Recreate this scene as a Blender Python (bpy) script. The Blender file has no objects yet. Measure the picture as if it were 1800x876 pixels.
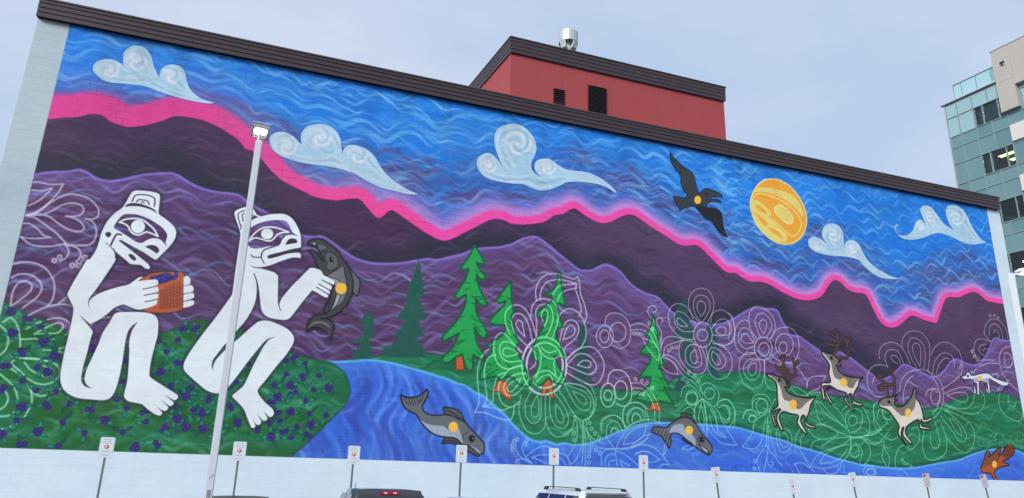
import bpy, bmesh, math, random
import numpy as np
from mathutils import Vector, Matrix
from mathutils.geometry import tessellate_polygon

# ------------------------------------------------------------------ camera, sky, sun, exposure
scene = bpy.context.scene
FPX = 1271.88                 # focal length of the photograph in its own pixels (1800 wide)
EYE = 2.30                    # height of the lens over the car park
WALL_Y = 21.5                 # distance of the painted wall's plane
_H = np.array([3668.0, -497.0, -FPX]); _V = np.array([116.0, 4111.0, -FPX])
_x = _H / np.linalg.norm(_H); _z = _V / np.linalg.norm(_V); _z = _z - _x * (_x @ _z); _z /= np.linalg.norm(_z)
CAMR = np.array([_x, np.cross(_z, _x), _z])       # camera axes -> world axes (x along the wall, y into it, z up)
cd = bpy.data.cameras.new("camera"); cam = bpy.data.objects.new("camera", cd); scene.collection.objects.link(cam)
cd.sensor_fit = 'HORIZONTAL'; cd.sensor_width = 36.0; cd.lens = 36.0 * FPX / 1800.0
cd.clip_start = 0.1; cd.clip_end = 8000.0
M = Matrix([list(r) for r in CAMR]).to_4x4(); M.translation = (0, 0, EYE); cam.matrix_world = M
scene.camera = cam
SUN_EL, SUN_AZ = math.radians(29), math.radians(232)     # azimuth clockwise from +y: behind and to the left
world = bpy.data.worlds.new("World"); scene.world = world; world.use_nodes = True
wt = world.node_tree; wt.nodes.clear()
def wn(t, **k):
    n = wt.nodes.new(t)
    for a, v in k.items(): setattr(n, a, v)
    return n
sky = wn('ShaderNodeTexSky', sky_type='NISHITA', sun_disc=False, sun_elevation=SUN_EL, sun_rotation=SUN_AZ)
tc = wn('ShaderNodeTexCoord'); mp = wn('ShaderNodeMapping'); mp.inputs['Scale'].default_value = (1.3, 1.3, 3.2)
nz = wn('ShaderNodeTexNoise'); nz.inputs['Scale'].default_value = 1.7; nz.inputs['Detail'].default_value = 5; nz.inputs['Roughness'].default_value = 0.55
cr = wn('ShaderNodeValToRGB'); cr.color_ramp.elements[0].position = 0.33; cr.color_ramp.elements[1].position = 0.68
cr.color_ramp.elements[0].color = (3.9, 4.9, 6.55, 1); cr.color_ramp.elements[1].color = (5.2, 5.8, 7.05, 1)
mx = wn('ShaderNodeMixRGB'); mx.inputs[0].default_value = 0.93
bg = wn('ShaderNodeBackground'); bg.inputs['Strength'].default_value = 0.062
wo = wn('ShaderNodeOutputWorld')
L = wt.links.new
L(tc.outputs['Generated'], mp.inputs[0]); L(mp.outputs[0], nz.inputs['Vector']); L(nz.outputs['Fac'], cr.inputs[0])
L(sky.outputs[0], mx.inputs[1]); L(cr.outputs[0], mx.inputs[2]); L(mx.outputs[0], bg.inputs[0]); L(bg.outputs[0], wo.inputs[0])
sd = bpy.data.lights.new("sun", 'SUN'); sd.energy = 1.5; sd.angle = math.radians(22); sd.color = (1.0, 0.985, 0.97)
sun = bpy.data.objects.new("sun", sd); scene.collection.objects.link(sun)
_sv = Vector((math.sin(SUN_AZ) * math.cos(SUN_EL), math.cos(SUN_AZ) * math.cos(SUN_EL), math.sin(SUN_EL)))
sun.rotation_euler = _sv.to_track_quat('Z', 'Y').to_euler()
scene.view_settings.view_transform = 'Standard'; scene.view_settings.look = 'None'
scene.view_settings.exposure = 1.08; scene.view_settings.gamma = 1.0; scene.view_settings.use_curve_mapping = False

# ------------------------------------------------------------------ helpers
COL = scene.collection
random.seed(4)
ILLUM = (0.85, 0.94, 1.09)     # what a perfect white reads on this wall in the photograph's light
def lin(c): return tuple(((v / 255) / 12.92 if v <= 10 else ((v / 255 + .055) / 1.055) ** 2.4) for v in c)
def alb(c): return tuple(min(.92, a / b) for a, b in zip(lin(c), ILLUM))   # photographed colour -> paint colour
def mat(name, col, rough=.6, metal=0.0, var=0.0, scale=3.0, spec=.35, bump=0.0, trans=0.0, emit=None, coat=0.0):
    m = bpy.data.materials.new(name); m.use_nodes = True; nt = m.node_tree; b = nt.nodes['Principled BSDF']
    b.inputs['Base Color'].default_value = (*col, 1); b.inputs['Roughness'].default_value = rough; b.inputs['Metallic'].default_value = metal
    b.inputs['Specular IOR Level'].default_value = spec; b.inputs['Coat Weight'].default_value = coat
    if trans: b.inputs['Transmission Weight'].default_value = trans
    if emit: b.inputs['Emission Color'].default_value = (*emit[:3], 1); b.inputs['Emission Strength'].default_value = emit[3]
    if var or bump:
        t = nt.nodes.new('ShaderNodeTexCoord'); n = nt.nodes.new('ShaderNodeTexNoise'); n.inputs['Scale'].default_value = scale; n.inputs['Detail'].default_value = 6
        nt.links.new(t.outputs['Object'], n.inputs['Vector'])
        if var:
            h = nt.nodes.new('ShaderNodeMixRGB'); h.inputs[1].default_value = (*[v * (1 - var) for v in col], 1); h.inputs[2].default_value = (*[min(1, v * (1 + var)) for v in col], 1)
            nt.links.new(n.outputs['Fac'], h.inputs[0]); nt.links.new(h.outputs[0], b.inputs['Base Color'])
        if bump:
            bp = nt.nodes.new('ShaderNodeBump'); bp.inputs['Strength'].default_value = bump; bp.inputs['Distance'].default_value = .01
            nt.links.new(n.outputs['Fac'], bp.inputs['Height']); nt.links.new(bp.outputs[0], b.inputs['Normal'])
    return m
class MB:
    """collects faces and links them as one mesh object"""
    def __init__(s): s.v = []; s.f = []
    def poly(s, pts): i = len(s.v); s.v += [tuple(p) for p in pts]; s.f.append(tuple(range(i, i + len(pts)))); return s
    def box(s, x0, x1, y0, y1, z0, z1, T=None):
        i = len(s.v); c = [(x0,y0,z0),(x1,y0,z0),(x1,y1,z0),(x0,y1,z0),(x0,y0,z1),(x1,y0,z1),(x1,y1,z1),(x0,y1,z1)]
        if T: c = [tuple(T(p)) for p in c]
        s.v += c; s.f += [tuple(i + k for k in q) for q in ((0,3,2,1),(4,5,6,7),(0,1,5,4),(1,2,6,5),(2,3,7,6),(3,0,4,7))]; return s
    def loft(s, rings, cap=True):
        i = len(s.v); n = len(rings[0])
        for r in rings: s.v += [tuple(p) for p in r]
        for a in range(len(rings) - 1):
            for k in range(n): s.f.append((i + a*n + k, i + a*n + (k+1) % n, i + (a+1)*n + (k+1) % n, i + (a+1)*n + k))
        if cap: s.f.append(tuple(i + k for k in reversed(range(n)))); s.f.append(tuple(i + (len(rings)-1)*n + k for k in range(n)))
        return s
    def tube(s, a, b, r0, r1=None, n=14):
        a, b = Vector(a), Vector(b); d = (b - a).normalized(); u = d.orthogonal().normalized(); w = d.cross(u); r1 = r0 if r1 is None else r1
        return s.loft([[p + (u * math.cos(t) + w * math.sin(t)) * r for t in [2*math.pi*k/n for k in range(n)]] for p, r in ((a, r0), (b, r1))])
    def lathe(s, c, prof, n=28):
        return s.loft([[(c[0] + r*math.cos(t), c[1] + r*math.sin(t), c[2] + z) for t in [2*math.pi*k/n for k in range(n)]] for r, z in prof], cap=True)
    def build(s, name, m, parent=None, bevel=0.0, smooth=False, loc=None):
        me = bpy.data.meshes.new(name); me.from_pydata(s.v, [], s.f); me.validate(); me.update()
        bm = bmesh.new(); bm.from_mesh(me); bmesh.ops.recalc_face_normals(bm, faces=bm.faces)
        if bevel:
            bmesh.ops.remove_doubles(bm, verts=bm.verts, dist=1e-5)
            bmesh.ops.bevel(bm, geom=[e for e in bm.edges if len(e.link_faces) == 2 and e.calc_face_angle(0) > .5], offset=bevel, segments=2, affect='EDGES', clamp_overlap=True)
        bm.to_mesh(me); bm.free()
        if smooth:
            for p in me.polygons: p.use_smooth = True
        for q in (m if isinstance(m, (list, tuple)) else [m]): me.materials.append(q)
        o = bpy.data.objects.new(name, me); COL.objects.link(o)
        if parent is not None:
            o.parent = parent
            o.matrix_parent_inverse = parent.matrix_world.inverted() if loc is None else Matrix.Identity(4)
        if loc is not None: o.location = loc
        return o
def tag(o, label=None, cat=None, group=None, kind=None):
    if label: o['label'] = label
    if cat: o['category'] = cat
    if group: o['group'] = group
    if kind: o['kind'] = kind
    return o
def empty(name, loc, rot=(0, 0, 0)):
    o = bpy.data.objects.new(name, None); COL.objects.link(o); o.location = loc; o.rotation_euler = rot; o.empty_display_size = .3
    o.matrix_world = Matrix.LocRotScale(Vector(loc), Matrix.Rotation(rot[2], 3, 'Z') @ Matrix.Rotation(rot[1], 3, 'Y'), None)
    return o
def ray(px, py): return CAMR @ np.array([px - 900.0, 438.0 - py, -FPX])
def at(px, py, Y):
    """point of the photograph carried out to the plane y = Y"""
    r = ray(px, py); return Vector((r[0] / r[1] * Y, Y, r[2] / r[1] * Y + EYE))
def copy_tree(o, parent=None):
    c = o.copy(); COL.objects.link(c)
    if parent is not None: c.parent = parent; c.matrix_parent_inverse = o.matrix_parent_inverse.copy()
    for ch in o.children: copy_tree(ch, c)
    return c
# ---- lettering and shapes painted on the wall: outlines as points measured on the photograph ----
CROP = dict(A=(150,330,5.839),B=(90,460,5.474),C=(90,590,5.474),D=(390,350,5.841),E=(310,470,5.841),F=(310,610,5.474),
 G=(520,405,4.379),H=(690,675,6.489),I=(1160,260,4.867),J=(1340,570,3.982),K=(1520,620,3.65),L=(600,430,3.808),
 M=(820,460,3.127),N=(1040,490,3.246),O=(1110,690,6.258),P=(0,300,4.38),Q=(150,70,7.3),R=(460,200,5.839),
 S=(820,200,5.839),T=(1400,340,5.0),U=(0,430,3.809),W=(0,600,4.17),X=(880,640,4.381),Y=(1280,520,3.982),
 Z=(1300,640,4.173),a=(1520,560,4.379),b=(0,160,2.577),c=(500,300,2.577),d=(1000,340,2.577),e=(1380,460,3.369),
 f=(500,600,3.6),p=(0,0,1.0))
RIDGE1 = "b:-30,180 100,140 215,130 290,122 350,120 410,107 460,112 500,140 560,162 600,165 670,155 740,135 790,117 850,120 920,135 980,160 1030,190 1080,225 1110,262 1140,272 1175,300 1200,330 1240,375 1290,415 1350,445 1400,470 c:60,95 120,115 180,130 240,136 290,130 330,128 350,140 380,175 410,208 430,216 450,205 470,187 487,180 505,190 560,228 620,270 680,305 720,318 760,310 820,280 880,250 930,225 965,220 1000,228 1030,243 1100,245 1170,235 1200,220 1225,203 1260,198 1290,180 1315,173 d:50,85 100,118 150,136 190,130 230,110 265,98 300,103 360,145 440,195 500,233 540,238 570,235 600,250 640,290 690,340 720,360 755,362 780,380 820,400 870,402 910,415 970,450 1030,478 e:50,215 110,230 160,228 205,212 230,190 255,145 280,118 305,112 330,125 370,165 420,185 465,190 490,215 520,280 555,345 590,380 630,393 670,382 710,350 740,325 765,323 820,345 870,360 893,365 905,350 925,290 950,225 975,212 1030,213 1070,195 1115,181 1150,195 1190,230 1240,245 1295,253 1400,275"
RIDGE2 = "b:-60,390 160,372 230,362 320,358 360,350 400,365 440,390 490,402 540,398 590,388 650,374 720,368 775,366 810,378 860,410 920,437 980,452 1050,460 1085,468 1115,490 1160,520 1220,550 1290,588 c:40,262 80,287 130,295 170,293 210,315 260,352 320,390 370,408 430,416 520,414 600,402 650,394 690,400 740,388 800,375 850,355 900,346 970,342 1030,328 1080,303 1120,295 1155,302 1200,335 1260,385 d:45,340 75,345 105,343 140,325 165,317 195,325 235,352 280,405 340,445 400,465 435,500 470,535 490,547 540,570 600,585 660,590 700,585 750,560 800,530 840,514 880,518 930,520 950,535 970,580 990,610 e:25,425 90,440 130,470 210,525 260,548 300,535 325,530 350,545 400,572 440,605 500,650 560,690 610,680 650,650 690,610 720,605 760,625 820,655 860,675 900,672 940,640 980,585 1010,572 1040,580 1080,600 1120,607 1160,590 1200,530 1225,465 1245,447 1290,462 1335,462 1430,475"
GREEN = "p:580,640 600,638 639,630 666,626 705,623 742,622 779,624 830,630 870,640 930,662 993,673 1040,680 1074,683.5 1117,687 1172,675 1185,666 1206,659 1243,656 1300,654 1340,657 1380,673 1415,684.5 1443,692 1488,699 1541,707 1580,712 1620,717.6 1639,717 1657,713 1675,704 1698,696 1721,692 1748,690.6 1767,692 1794,704 1830,725"
BANK = "f:240,128 280,130 360,130 440,125 500,120 580,122 680,138 780,165 880,192 970,222 1020,235 1080,262 1150,285 1200,320 1270,355 1340,420 1400,470 1440,520 X:120,490 180,545 240,585 300,600 350,593 430,620 490,610 560,625 640,620 720,600 800,570 900,525 1000,495 O:0,385 130,345 250,335 430,335 720,350 800,355 1000,370 1189,392 Z:100,500 200,530 330,565 430,605 560,640 700,690 800,715 900,740 1000,750 K:0,718 100,733 200,742 300,740 400,725 500,705 600,690 700,650 800,625 870,618 950,622 1022,650 1100,700"
MOUND = "p:-40,505 10,531 26,543 45,551 63,559 87,568 105,577 116,585 150,605 190,612 240,600 272,591 291,584 309,576 327,570 342,565 356,563 371,566 400,572 421,578 433,582 460,600 509,618 529,625.5 547,631 577,636 589,642 603,653 611,667 615,683 611,703 605,714 583,736 555,764 528,789 505,810"
BERRIES = "W:320,5 165,80 400,110 45,180 275,190 350,225 165,290 20,350 265,360 410,370 160,480 345,470 510,460 660,500 860,425 930,490 125,580 460,590 10,680 280,660 620,670 770,575 900,665 1070,590 160,755 430,765 990,775 1150,755 1205,645 1060,515 675,55 1175,225 U:70,450 185,497 275,550 85,590 310,640 145,720 370,745 C:1040,50 1220,40 1110,155 1225,265 1150,480 1335,505 1290,585 1370,715 1445,745 1205,800 1280,860 1090,870 710,240 695,440 1200,680 E:70,630 200,625 F:130,395 90,475 310,500 165,605 240,640 10,690 90,770 255,785 430,720 520,575 590,730 580,340 700,165 400,850 900,735 970,635 915,530 975,480 1095,455 1145,435 940,365 1060,130 1145,95 1240,160 1060,260 1215,290 1370,275 1095,370 1320,410 1465,395 1245,520 1100,620 1280,640 1000,710 1035,815 1165,770 1295,745 1270,850 1440,660 785,800 910,865 1105,870"
DARKTREES = ["L:520,98* 492,180 470,240 440,290 455,320 412,375* 440,370 445,385 370,500* 430,505 400,560 340,625* 400,620 340,670 275,705 300,750 L:560,750 L:555,700 505,625 562,612* 535,560 520,500 563,508* 548,440 528,350 553,335* 540,230 528,150",
 "L:182,432* 150,480 135,540 160,575 150,600 60,665* 130,660 65,765 205,762 185,625 217,628* 215,560 220,530 205,480",
 "N:528,105* 500,160 480,190 450,240* 482,262 462,360* 520,360 500,450 540,470 470,630 510,645 570,560 590,480 570,420 590,300* 550,230 540,160",
 "N:675,240* 650,300 665,350 640,440* 670,450 650,500 700,570 735,560* 705,500 725,400 705,300",
 "M:655,330* 605,400 615,440 595,520 600,560 580,690 690,700 665,560 670,450"]
TREES = [("L:890,6* 930,65 958,125 940,132 905,120* 930,170 965,215 955,235 930,232 905,200* 925,290 970,385 968,410 940,405 900,370* 905,460 940,520 975,590 965,625 930,615 890,560* 910,660 950,730 960,750 940,765 882,745* 880,830 860,848 840,840 808,735* 760,760 720,790 690,790 675,770 690,745 750,680 785,595* 730,625 690,645 675,630 690,600 780,500 830,400 835,335* 800,355 765,360 765,335 830,230 853,162* 820,172 803,160 810,140 860,70","L:766,742* 812,742* 822,838* 768,838*"),
 ("M:246,104* 170,205 180,228 217,215* 205,240 130,320 140,345 215,348* 200,400 115,460 130,475 152,460* 110,540 75,620 80,650 110,640 170,630 180,650 240,630 300,680 350,675 330,600 270,470 292,450* 262,380 245,300 262,280* 250,230","M:170,655* 160,690 135,715* 180,712 200,735 250,768* 235,720 222,660*"),
 ("M:513,53* 480,150 430,180 445,188 475,185* 470,215 390,280 400,310 432,300* 420,360 380,440 362,520 395,560 360,645 380,682 420,670 450,640 480,660 520,672 542,650 500,560 482,520 542,530* 510,450 490,380 532,358* 505,290 500,230 548,248* 525,150","M:425,660* 410,742* 430,735 445,700 465,745 480,752* 470,680 455,645*"),
 ("N:352,205* 335,280 310,320* 330,335 320,370 280,415 285,432 332,428* 335,470 275,555 280,565 337,560* 325,610 258,670 265,690 330,705 400,700 470,718* 440,670 412,618 452,640* 400,530 385,490 424,496* 395,440 375,330 386,322* 365,270","N:345,705* 325,757* 360,745 375,767* 385,750 410,757* 380,725 385,705*")]
FIG1_HEAD = "A:5,805 60,720 110,640 140,560 160,480 185,420 230,340 300,265 370,215 400,180 440,110 470,60 490,40 520,30 600,33 690,43 745,60 765,80 765,130 755,220 755,270 800,305 860,350 910,400 932,450 925,510 900,560 850,620 790,680 740,730 720,740 690,725 600,665 480,600 365,537 345,545 440,620 530,690 640,780 665,820 650,835 620,830 570,795 520,790 460,782 420,745 350,690 290,635 240,590 205,560* 250,605 290,650 305,700 295,760 220,880* 100,900*"
FIG1_BODY = "B:345,-20* 160,300 185,380 214,445 200,560 160,740 C:130,150 100,300 88,400 95,460 130,530 200,580 280,605 400,615 500,622 560,605 600,560 630,490 660,380 690,220 718,30 B:722,735 745,660 790,610 835,580* 785,650 760,720 750,800 C:752,150 745,300 730,450 705,550 703,590 740,630 870,660 920,700 980,745 1040,770 1065,755 1065,735 990,655* 1040,700 1095,725 1125,700 1120,680 1045,610* 1130,672 1160,675 1178,650 1165,630 1085,567* 1150,605 1190,622 1215,605 1220,580 1200,560 1120,510 1010,440 955,400 945,370 960,250 B:1000,800 1025,700 1030,580 1010,530 960,500 880,487 720,485 640,490 600,515 560,590 500,680 460,780 C:400,200 340,330 322,420 340,470 395,508* 330,490 295,450 290,400 310,290 345,170 B:380,740 400,680 388,650* 270,510* 376,602* 440,570 520,520 600,450 650,425 700,412 740,420 780,445 830,460 890,455 960,435 1005,415 1020,395 1018,372 1002,366* 1010,362 1030,345 1028,315 1000,306* 1015,298 1033,280 1030,250 1000,238* 1010,232 1030,210 1025,180 1005,172 930,178 835,188* 870,165 900,150* 850,150 790,190 740,222 640,245 500,290 420,330 375,370 362,410 375,465* 355,400 370,350 430,270 520,140 600,20 625,-30*"
FIG1_HOLES = ["A:293,410 330,340 380,285 430,270 520,275 620,305 720,360 800,420 840,480 835,530 825,560 838,612* 800,560 760,530 700,520 640,535 590,565 550,567 500,545 420,490 340,440"]
FIG1_DARK = ["A:400,203* 430,172 480,158 560,165 650,195 715,230 738,268* 700,240 640,215 560,195 480,190 430,195","A:205,478 215,460 240,455 262,465 266,485 245,508 220,505","A:610,605* 660,590 710,592 750,620 758,650 735,675 700,655 650,625","A:440,690 475,683 510,710 522,735 505,750 475,735"]
FIG1_LINE = ["10;A:480,142 510,85 560,72 640,78 700,100 715,130 708,192","10;A:525,147 550,125 600,128 640,140 655,174","8;A:572,158 590,145 605,160","14;A:370,484 325,478 295,520 262,590","4;A:207,562 250,600 300,640"]
FIG1_EYE = ("A:350,355* 400,330 460,318 540,320 600,340 660,385 710,435 745,500* 690,475 630,455 590,470 545,487 490,470 460,440 440,400 400,370","A:540,400;72,68")
BASKET = "B:850,187* 900,150 960,120 1060,105 1180,102 1250,105 1276,120* 1270,300 1265,457* 1200,480 1100,492 980,490 920,480 885,455*"
BASKET_IN = "B:950,165 1000,140 1080,125 1110,112 1160,130 1220,145 1180,170 1110,200 1035,218 1025,180"
FINGERS1 = ["B:1272,148* 1310,140 1335,160 1335,212 1274,233*","B:1274,238* 1345,225 1368,250 1362,287 1272,307*","B:1274,315* 1360,300 1375,320 1370,348 1272,382*","B:1272,388* 1355,370 1375,385 1365,417 1300,440 1270,445*"]
FIG2 = "D:130,140 150,115 230,85 300,85 330,110 355,155 400,178 440,170 520,155 620,152 680,170 730,210 770,270 800,340 812,400 812,490 800,500 740,510 640,535 540,565 480,580 470,597 480,612 560,595 680,560 770,550 805,560 812,580 808,608* 750,600 690,610 600,640 500,680 420,697 350,700 290,682* 330,705 400,715 480,735 540,755 575,790 E:1045,120 1042,300 1045,380 1060,430 1082,462* 1062,410 1060,370 1090,310 1180,200 1280,100 1370,10 1400,5 G:130,288 190,308 215,345 250,362 290,385 298,400 288,422 265,415 200,382* 270,425 278,440 270,455 255,460 178,412* 255,465 262,480 255,490 235,485 160,437* 240,492 248,505 240,516 225,515 165,480 E:1395,235* 1300,350 1200,480 1160,525 1110,540 1040,535 950,515 895,475 870,420 860,330 845,200 825,120 797,60* 820,150 825,250 810,350 770,450 700,560 620,650 575,715 500,790 F:400,60 350,130 342,190 365,250* 352,200 378,130 440,60 E:560,795 640,730 740,640 830,565 880,548 960,553 1060,590 1150,640 1200,700 1208,750 1190,800 F:1060,70 960,190 850,330 785,410 790,450 850,530 920,590 940,630 930,660 900,675 870,650 835,610* 870,670 875,695 850,712 825,700 775,640* 810,700 818,720 800,748 780,750 760,735 730,675* 755,740 760,765 740,780 720,770 690,700 650,600 600,540 540,480 545,460 640,380 680,310 740,180 E:870,860 905,800 950,745 1015,715* 940,735 880,790 F:690,140 600,260 530,350 455,430 400,445 350,440 280,410 150,300 80,230 70,190 80,140 130,50 E:260,700 400,520 560,300 575,270 600,80 D:190,380 185,330 165,270 135,180"
FIG2_HOLES = ["D:255,330 300,290 380,250 480,222 590,215 650,225 690,265 710,310 730,345 787,382* 720,368 660,375 620,410 590,460 540,480 460,490 400,505 340,508 290,495 265,460 255,420"]
FIG2_DARK = ["D:650,472* 680,420 720,405 765,415 770,450 740,455","D:280,235* 285,200 320,180 380,182* 330,205","D:470,590 485,575 560,555 700,525 815,500* 815,548* 680,560 560,595 480,612"]
FIG2_LINE = ["11;D:645,378 610,420 590,465 530,490 450,515 415,545 405,595","9;D:300,573 320,595 400,600 412,620 435,660","9;D:190,270 165,160 190,135 232,120","9;D:217,230 210,160 228,150","9;D:295,135 320,168 350,178","9;D:192,310 200,270","6;D:213,670 205,760 193,850","8;D:330,765 350,820 365,876"]
FIG2_EYE = ("D:278,430* 320,370 370,325 420,298 480,288 560,295 620,315 687,340* 620,345 570,365 540,400 510,425 470,430 400,410 340,400","D:465,358;62,56")
SALMON1 = "G:92,107* 110,80 150,68 200,72 250,100 310,150 350,205 390,260 425,330 442,410 435,480 400,560 360,610 300,650 240,675 190,680 250,685 285,715 290,760 270,840* 250,800 200,760 150,745 110,755 85,782* 95,720 130,670 180,650 240,640 215,625 240,560 265,530 285,450 300,400 240,355 200,330 160,260 130,190 102,155* 125,152 150,165 185,210 215,240 185,170 160,130 120,118"
SALMON1_PARTS = [("G:410,290* 450,330 490,380 493,430 475,507* 440,475 440,400",(92,98,106)),("G:225,185 260,170 310,200 325,250 310,290 260,310 230,280 245,260 230,225",(88,95,103)),("G:165,115 195,105 230,125 245,140 200,155 185,160",(95,102,108)),
 ("G:235,352* 340,290 365,270 375,340 390,400 390,480 350,560 250,630* 290,560 312,480 305,420 290,390",(105,112,122)),("G:330,490 342,510 310,580 250,630* 290,575 312,500",(150,162,175)),("G:260,358* 330,385 345,420 310,440 295,400",(140,150,160)),("G:362,612* 395,580 380,640 365,645",(80,85,92)),("G:215,625* 240,570 262,560 245,635",(60,66,74))]
SALMON1_TAIL = "G:100,755 110,730 150,700 230,710 265,750 262,815 240,785 190,750 130,740"
SALMON2 = "H:92,118* 150,150 220,152 290,140 350,100 397,60* 402,100 395,150 360,210 340,260 350,300 390,335 450,355 520,358 600,350 680,365 760,400 830,440 900,520 970,590 1030,660 1050,700 1045,760 1030,800 1010,795 930,735 860,700 800,690 750,640 700,615 600,605 520,590 450,560 380,500 320,430 270,350 220,325 150,280 110,220"
SALMON2_PARTS = [("H:855,700* 920,735 990,795 985,825 950,815 850,765*",(70,78,86),1),("H:580,262* 650,270 730,290 780,330 832,440* 760,400 680,365 600,350",(78,86,96),1),("H:605,615 560,682* 640,675 720,690 785,692* 760,640 700,615",(70,78,88),1)]
SALMON2_BELLY = "H:275,355* 330,420 420,460 520,475 580,480 630,520 690,550 750,520 755,490* 780,580 800,640 795,690 750,640 700,615 600,605 520,590 450,560 380,500"
SALMON3 = "O:218,437* 230,395 260,375 320,380 380,385 430,345 490,305 545,275 600,275 660,300 720,360 740,400 800,480 860,550 888,610 880,650 860,687 845,680 850,650 840,685 760,640 690,590 640,550 570,490 520,455 450,448 430,470 435,560 410,617* 380,560 330,490 270,455"
SALMON3_PARTS = [("O:546,272* 550,225 600,228 660,260 700,320 732,382* 660,310 600,280",(78,84,92),1),("O:560,522* 585,485 640,540 697,592* 640,570",(58,64,74),1)]
SALMON3_BELLY = "O:420,450 425,410 460,365 530,345 570,355 585,400 600,440 660,460 700,510 700,592 640,550 570,480 520,450 450,440"
RAVEN = "I:85,40* 130,95 200,160 260,200 290,240 305,300 325,370 338,387 355,380 380,355 410,350 450,362 490,378 525,400 537,424* 500,418 430,425 440,438 480,440 515,455 523,470* 470,460 430,462 400,485 405,510 440,515 490,525 525,560 535,620 545,690 578,764* 530,745 490,700 440,630 390,605 340,550 300,505 250,502 200,520 170,527 140,480 113,416* 160,420 200,430 235,408 200,360 180,300 175,240 130,180 95,110"
RAVEN_LOW = "I:400,512 440,515 490,525 525,560 535,620 545,690 578,764* 530,745 490,700 440,630 390,605 340,550 300,505 340,490"
DISC = "I:775,460 790,400 830,330 880,285 950,268 1030,280 1110,330 1180,410 1230,500 1255,600 1245,690 1210,760 1150,810 1080,825 1000,810 920,760 850,690 800,600 778,520"
DISC_PALE = ["I:805,378* 835,343 900,340 1000,355 1120,400 1190,470 1225,560 1225,604* 1180,540 1100,470 1000,410 900,380","I:785,452 830,450 880,480 940,540 952,580 930,590 1000,660 1080,740 1090,780 1070,805 1000,802 920,752 850,680 800,590 785,520"]
DISC_ORANGE = ["I:820,490 860,500 910,550 912,570 870,550 825,515","I:815,558* 880,600 922,655 900,670 850,620","I:925,680 990,700 1050,760 1052,782 1000,750 940,710"]
DISC_OVAL = "I:985,510 1030,490 1090,530 1135,590 1130,640 1090,650 1030,600 985,550"
DISC_LINE = "I:790,440 820,400 860,392 940,410 1050,460 1150,540 1205,620 1205,680 1170,740 1130,755 1080,720 950,600"
CLOUDS = [("Q:95,370 110,320 160,275 240,250 320,250 400,275 460,310 492,350* 483,250 490,180 530,120 600,80 680,75 750,95 810,150 850,230 880,340 920,430 955,492* 955,430 990,365 1050,330 1130,320 1210,340 1265,390 1290,460 1310,550 1350,640 1430,720 1550,780 1668,808* 1600,820 1480,805 1280,765 1100,715 950,670 850,625 720,590 500,565 330,550 220,515 140,450 100,400","Q:310,395,130 650,290,150 1110,470,120"),
 ("R:78,270 90,230 130,200 190,185 250,195 320,230 380,290 412,317* 402,240 420,180 470,130 550,108 640,110 720,140 780,200 810,270 818,350 828,417* 835,380 870,335 930,320 1010,335 1090,375 1160,440 1210,530 1270,610 1370,700 1500,780 1608,828* 1500,825 1350,790 1200,750 1060,680 950,615 850,580 700,545 550,525 400,500 260,460 160,410 100,350","R:255,340,120 600,250,130 985,430,110"),
 ("S:105,510 120,450 170,415 230,405 290,440 340,500 378,552* 330,450 295,350 285,250 310,170 380,120 480,103 560,120 640,180 695,260 718,350 700,430 668,500 668,560 700,610 762,648* 710,590 698,530 720,485 780,462 850,465 920,510 1000,565 1100,585 1250,605 1370,660 1480,740 1537,800 1533,818* 1480,780 1400,740 1280,710 1150,700 1030,705 950,745 850,780 740,788 660,760 580,725 450,715 300,690 200,655 130,590","S:230,540,85 520,310,170 830,560,90"),
 ("T:102,430 110,400 150,382 200,395 250,430 270,447* 230,390 222,350 240,295 280,268 330,265 380,295 410,350 415,410 425,488* 428,440 460,412 510,415 550,450 580,510 620,580 680,640 760,695 850,735 908,748* 860,755 760,745 680,710 600,645 550,590 480,565 400,555 280,545 170,515 115,475","T:180,460,50 320,365,75 495,485,50"),
 ("T:905,283* 880,290 872,320 890,355 930,372 980,365 1020,330 1045,260 1075,232 1110,245 1142,302* 1115,220 1090,160 1095,125 1130,108 1180,120 1230,180 1290,260 1350,305 1382,327* 1340,260 1315,190 1318,130 1350,105 1410,110 1470,150 1510,220 1560,320 1620,400 1672,435* 1620,442 1560,450 1480,440 1400,400 1330,370 1250,350 1180,365 1100,395 1010,408 930,395 880,350 862,300 875,275","T:1090,295,35 1170,205,60 1405,225,75")]
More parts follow.
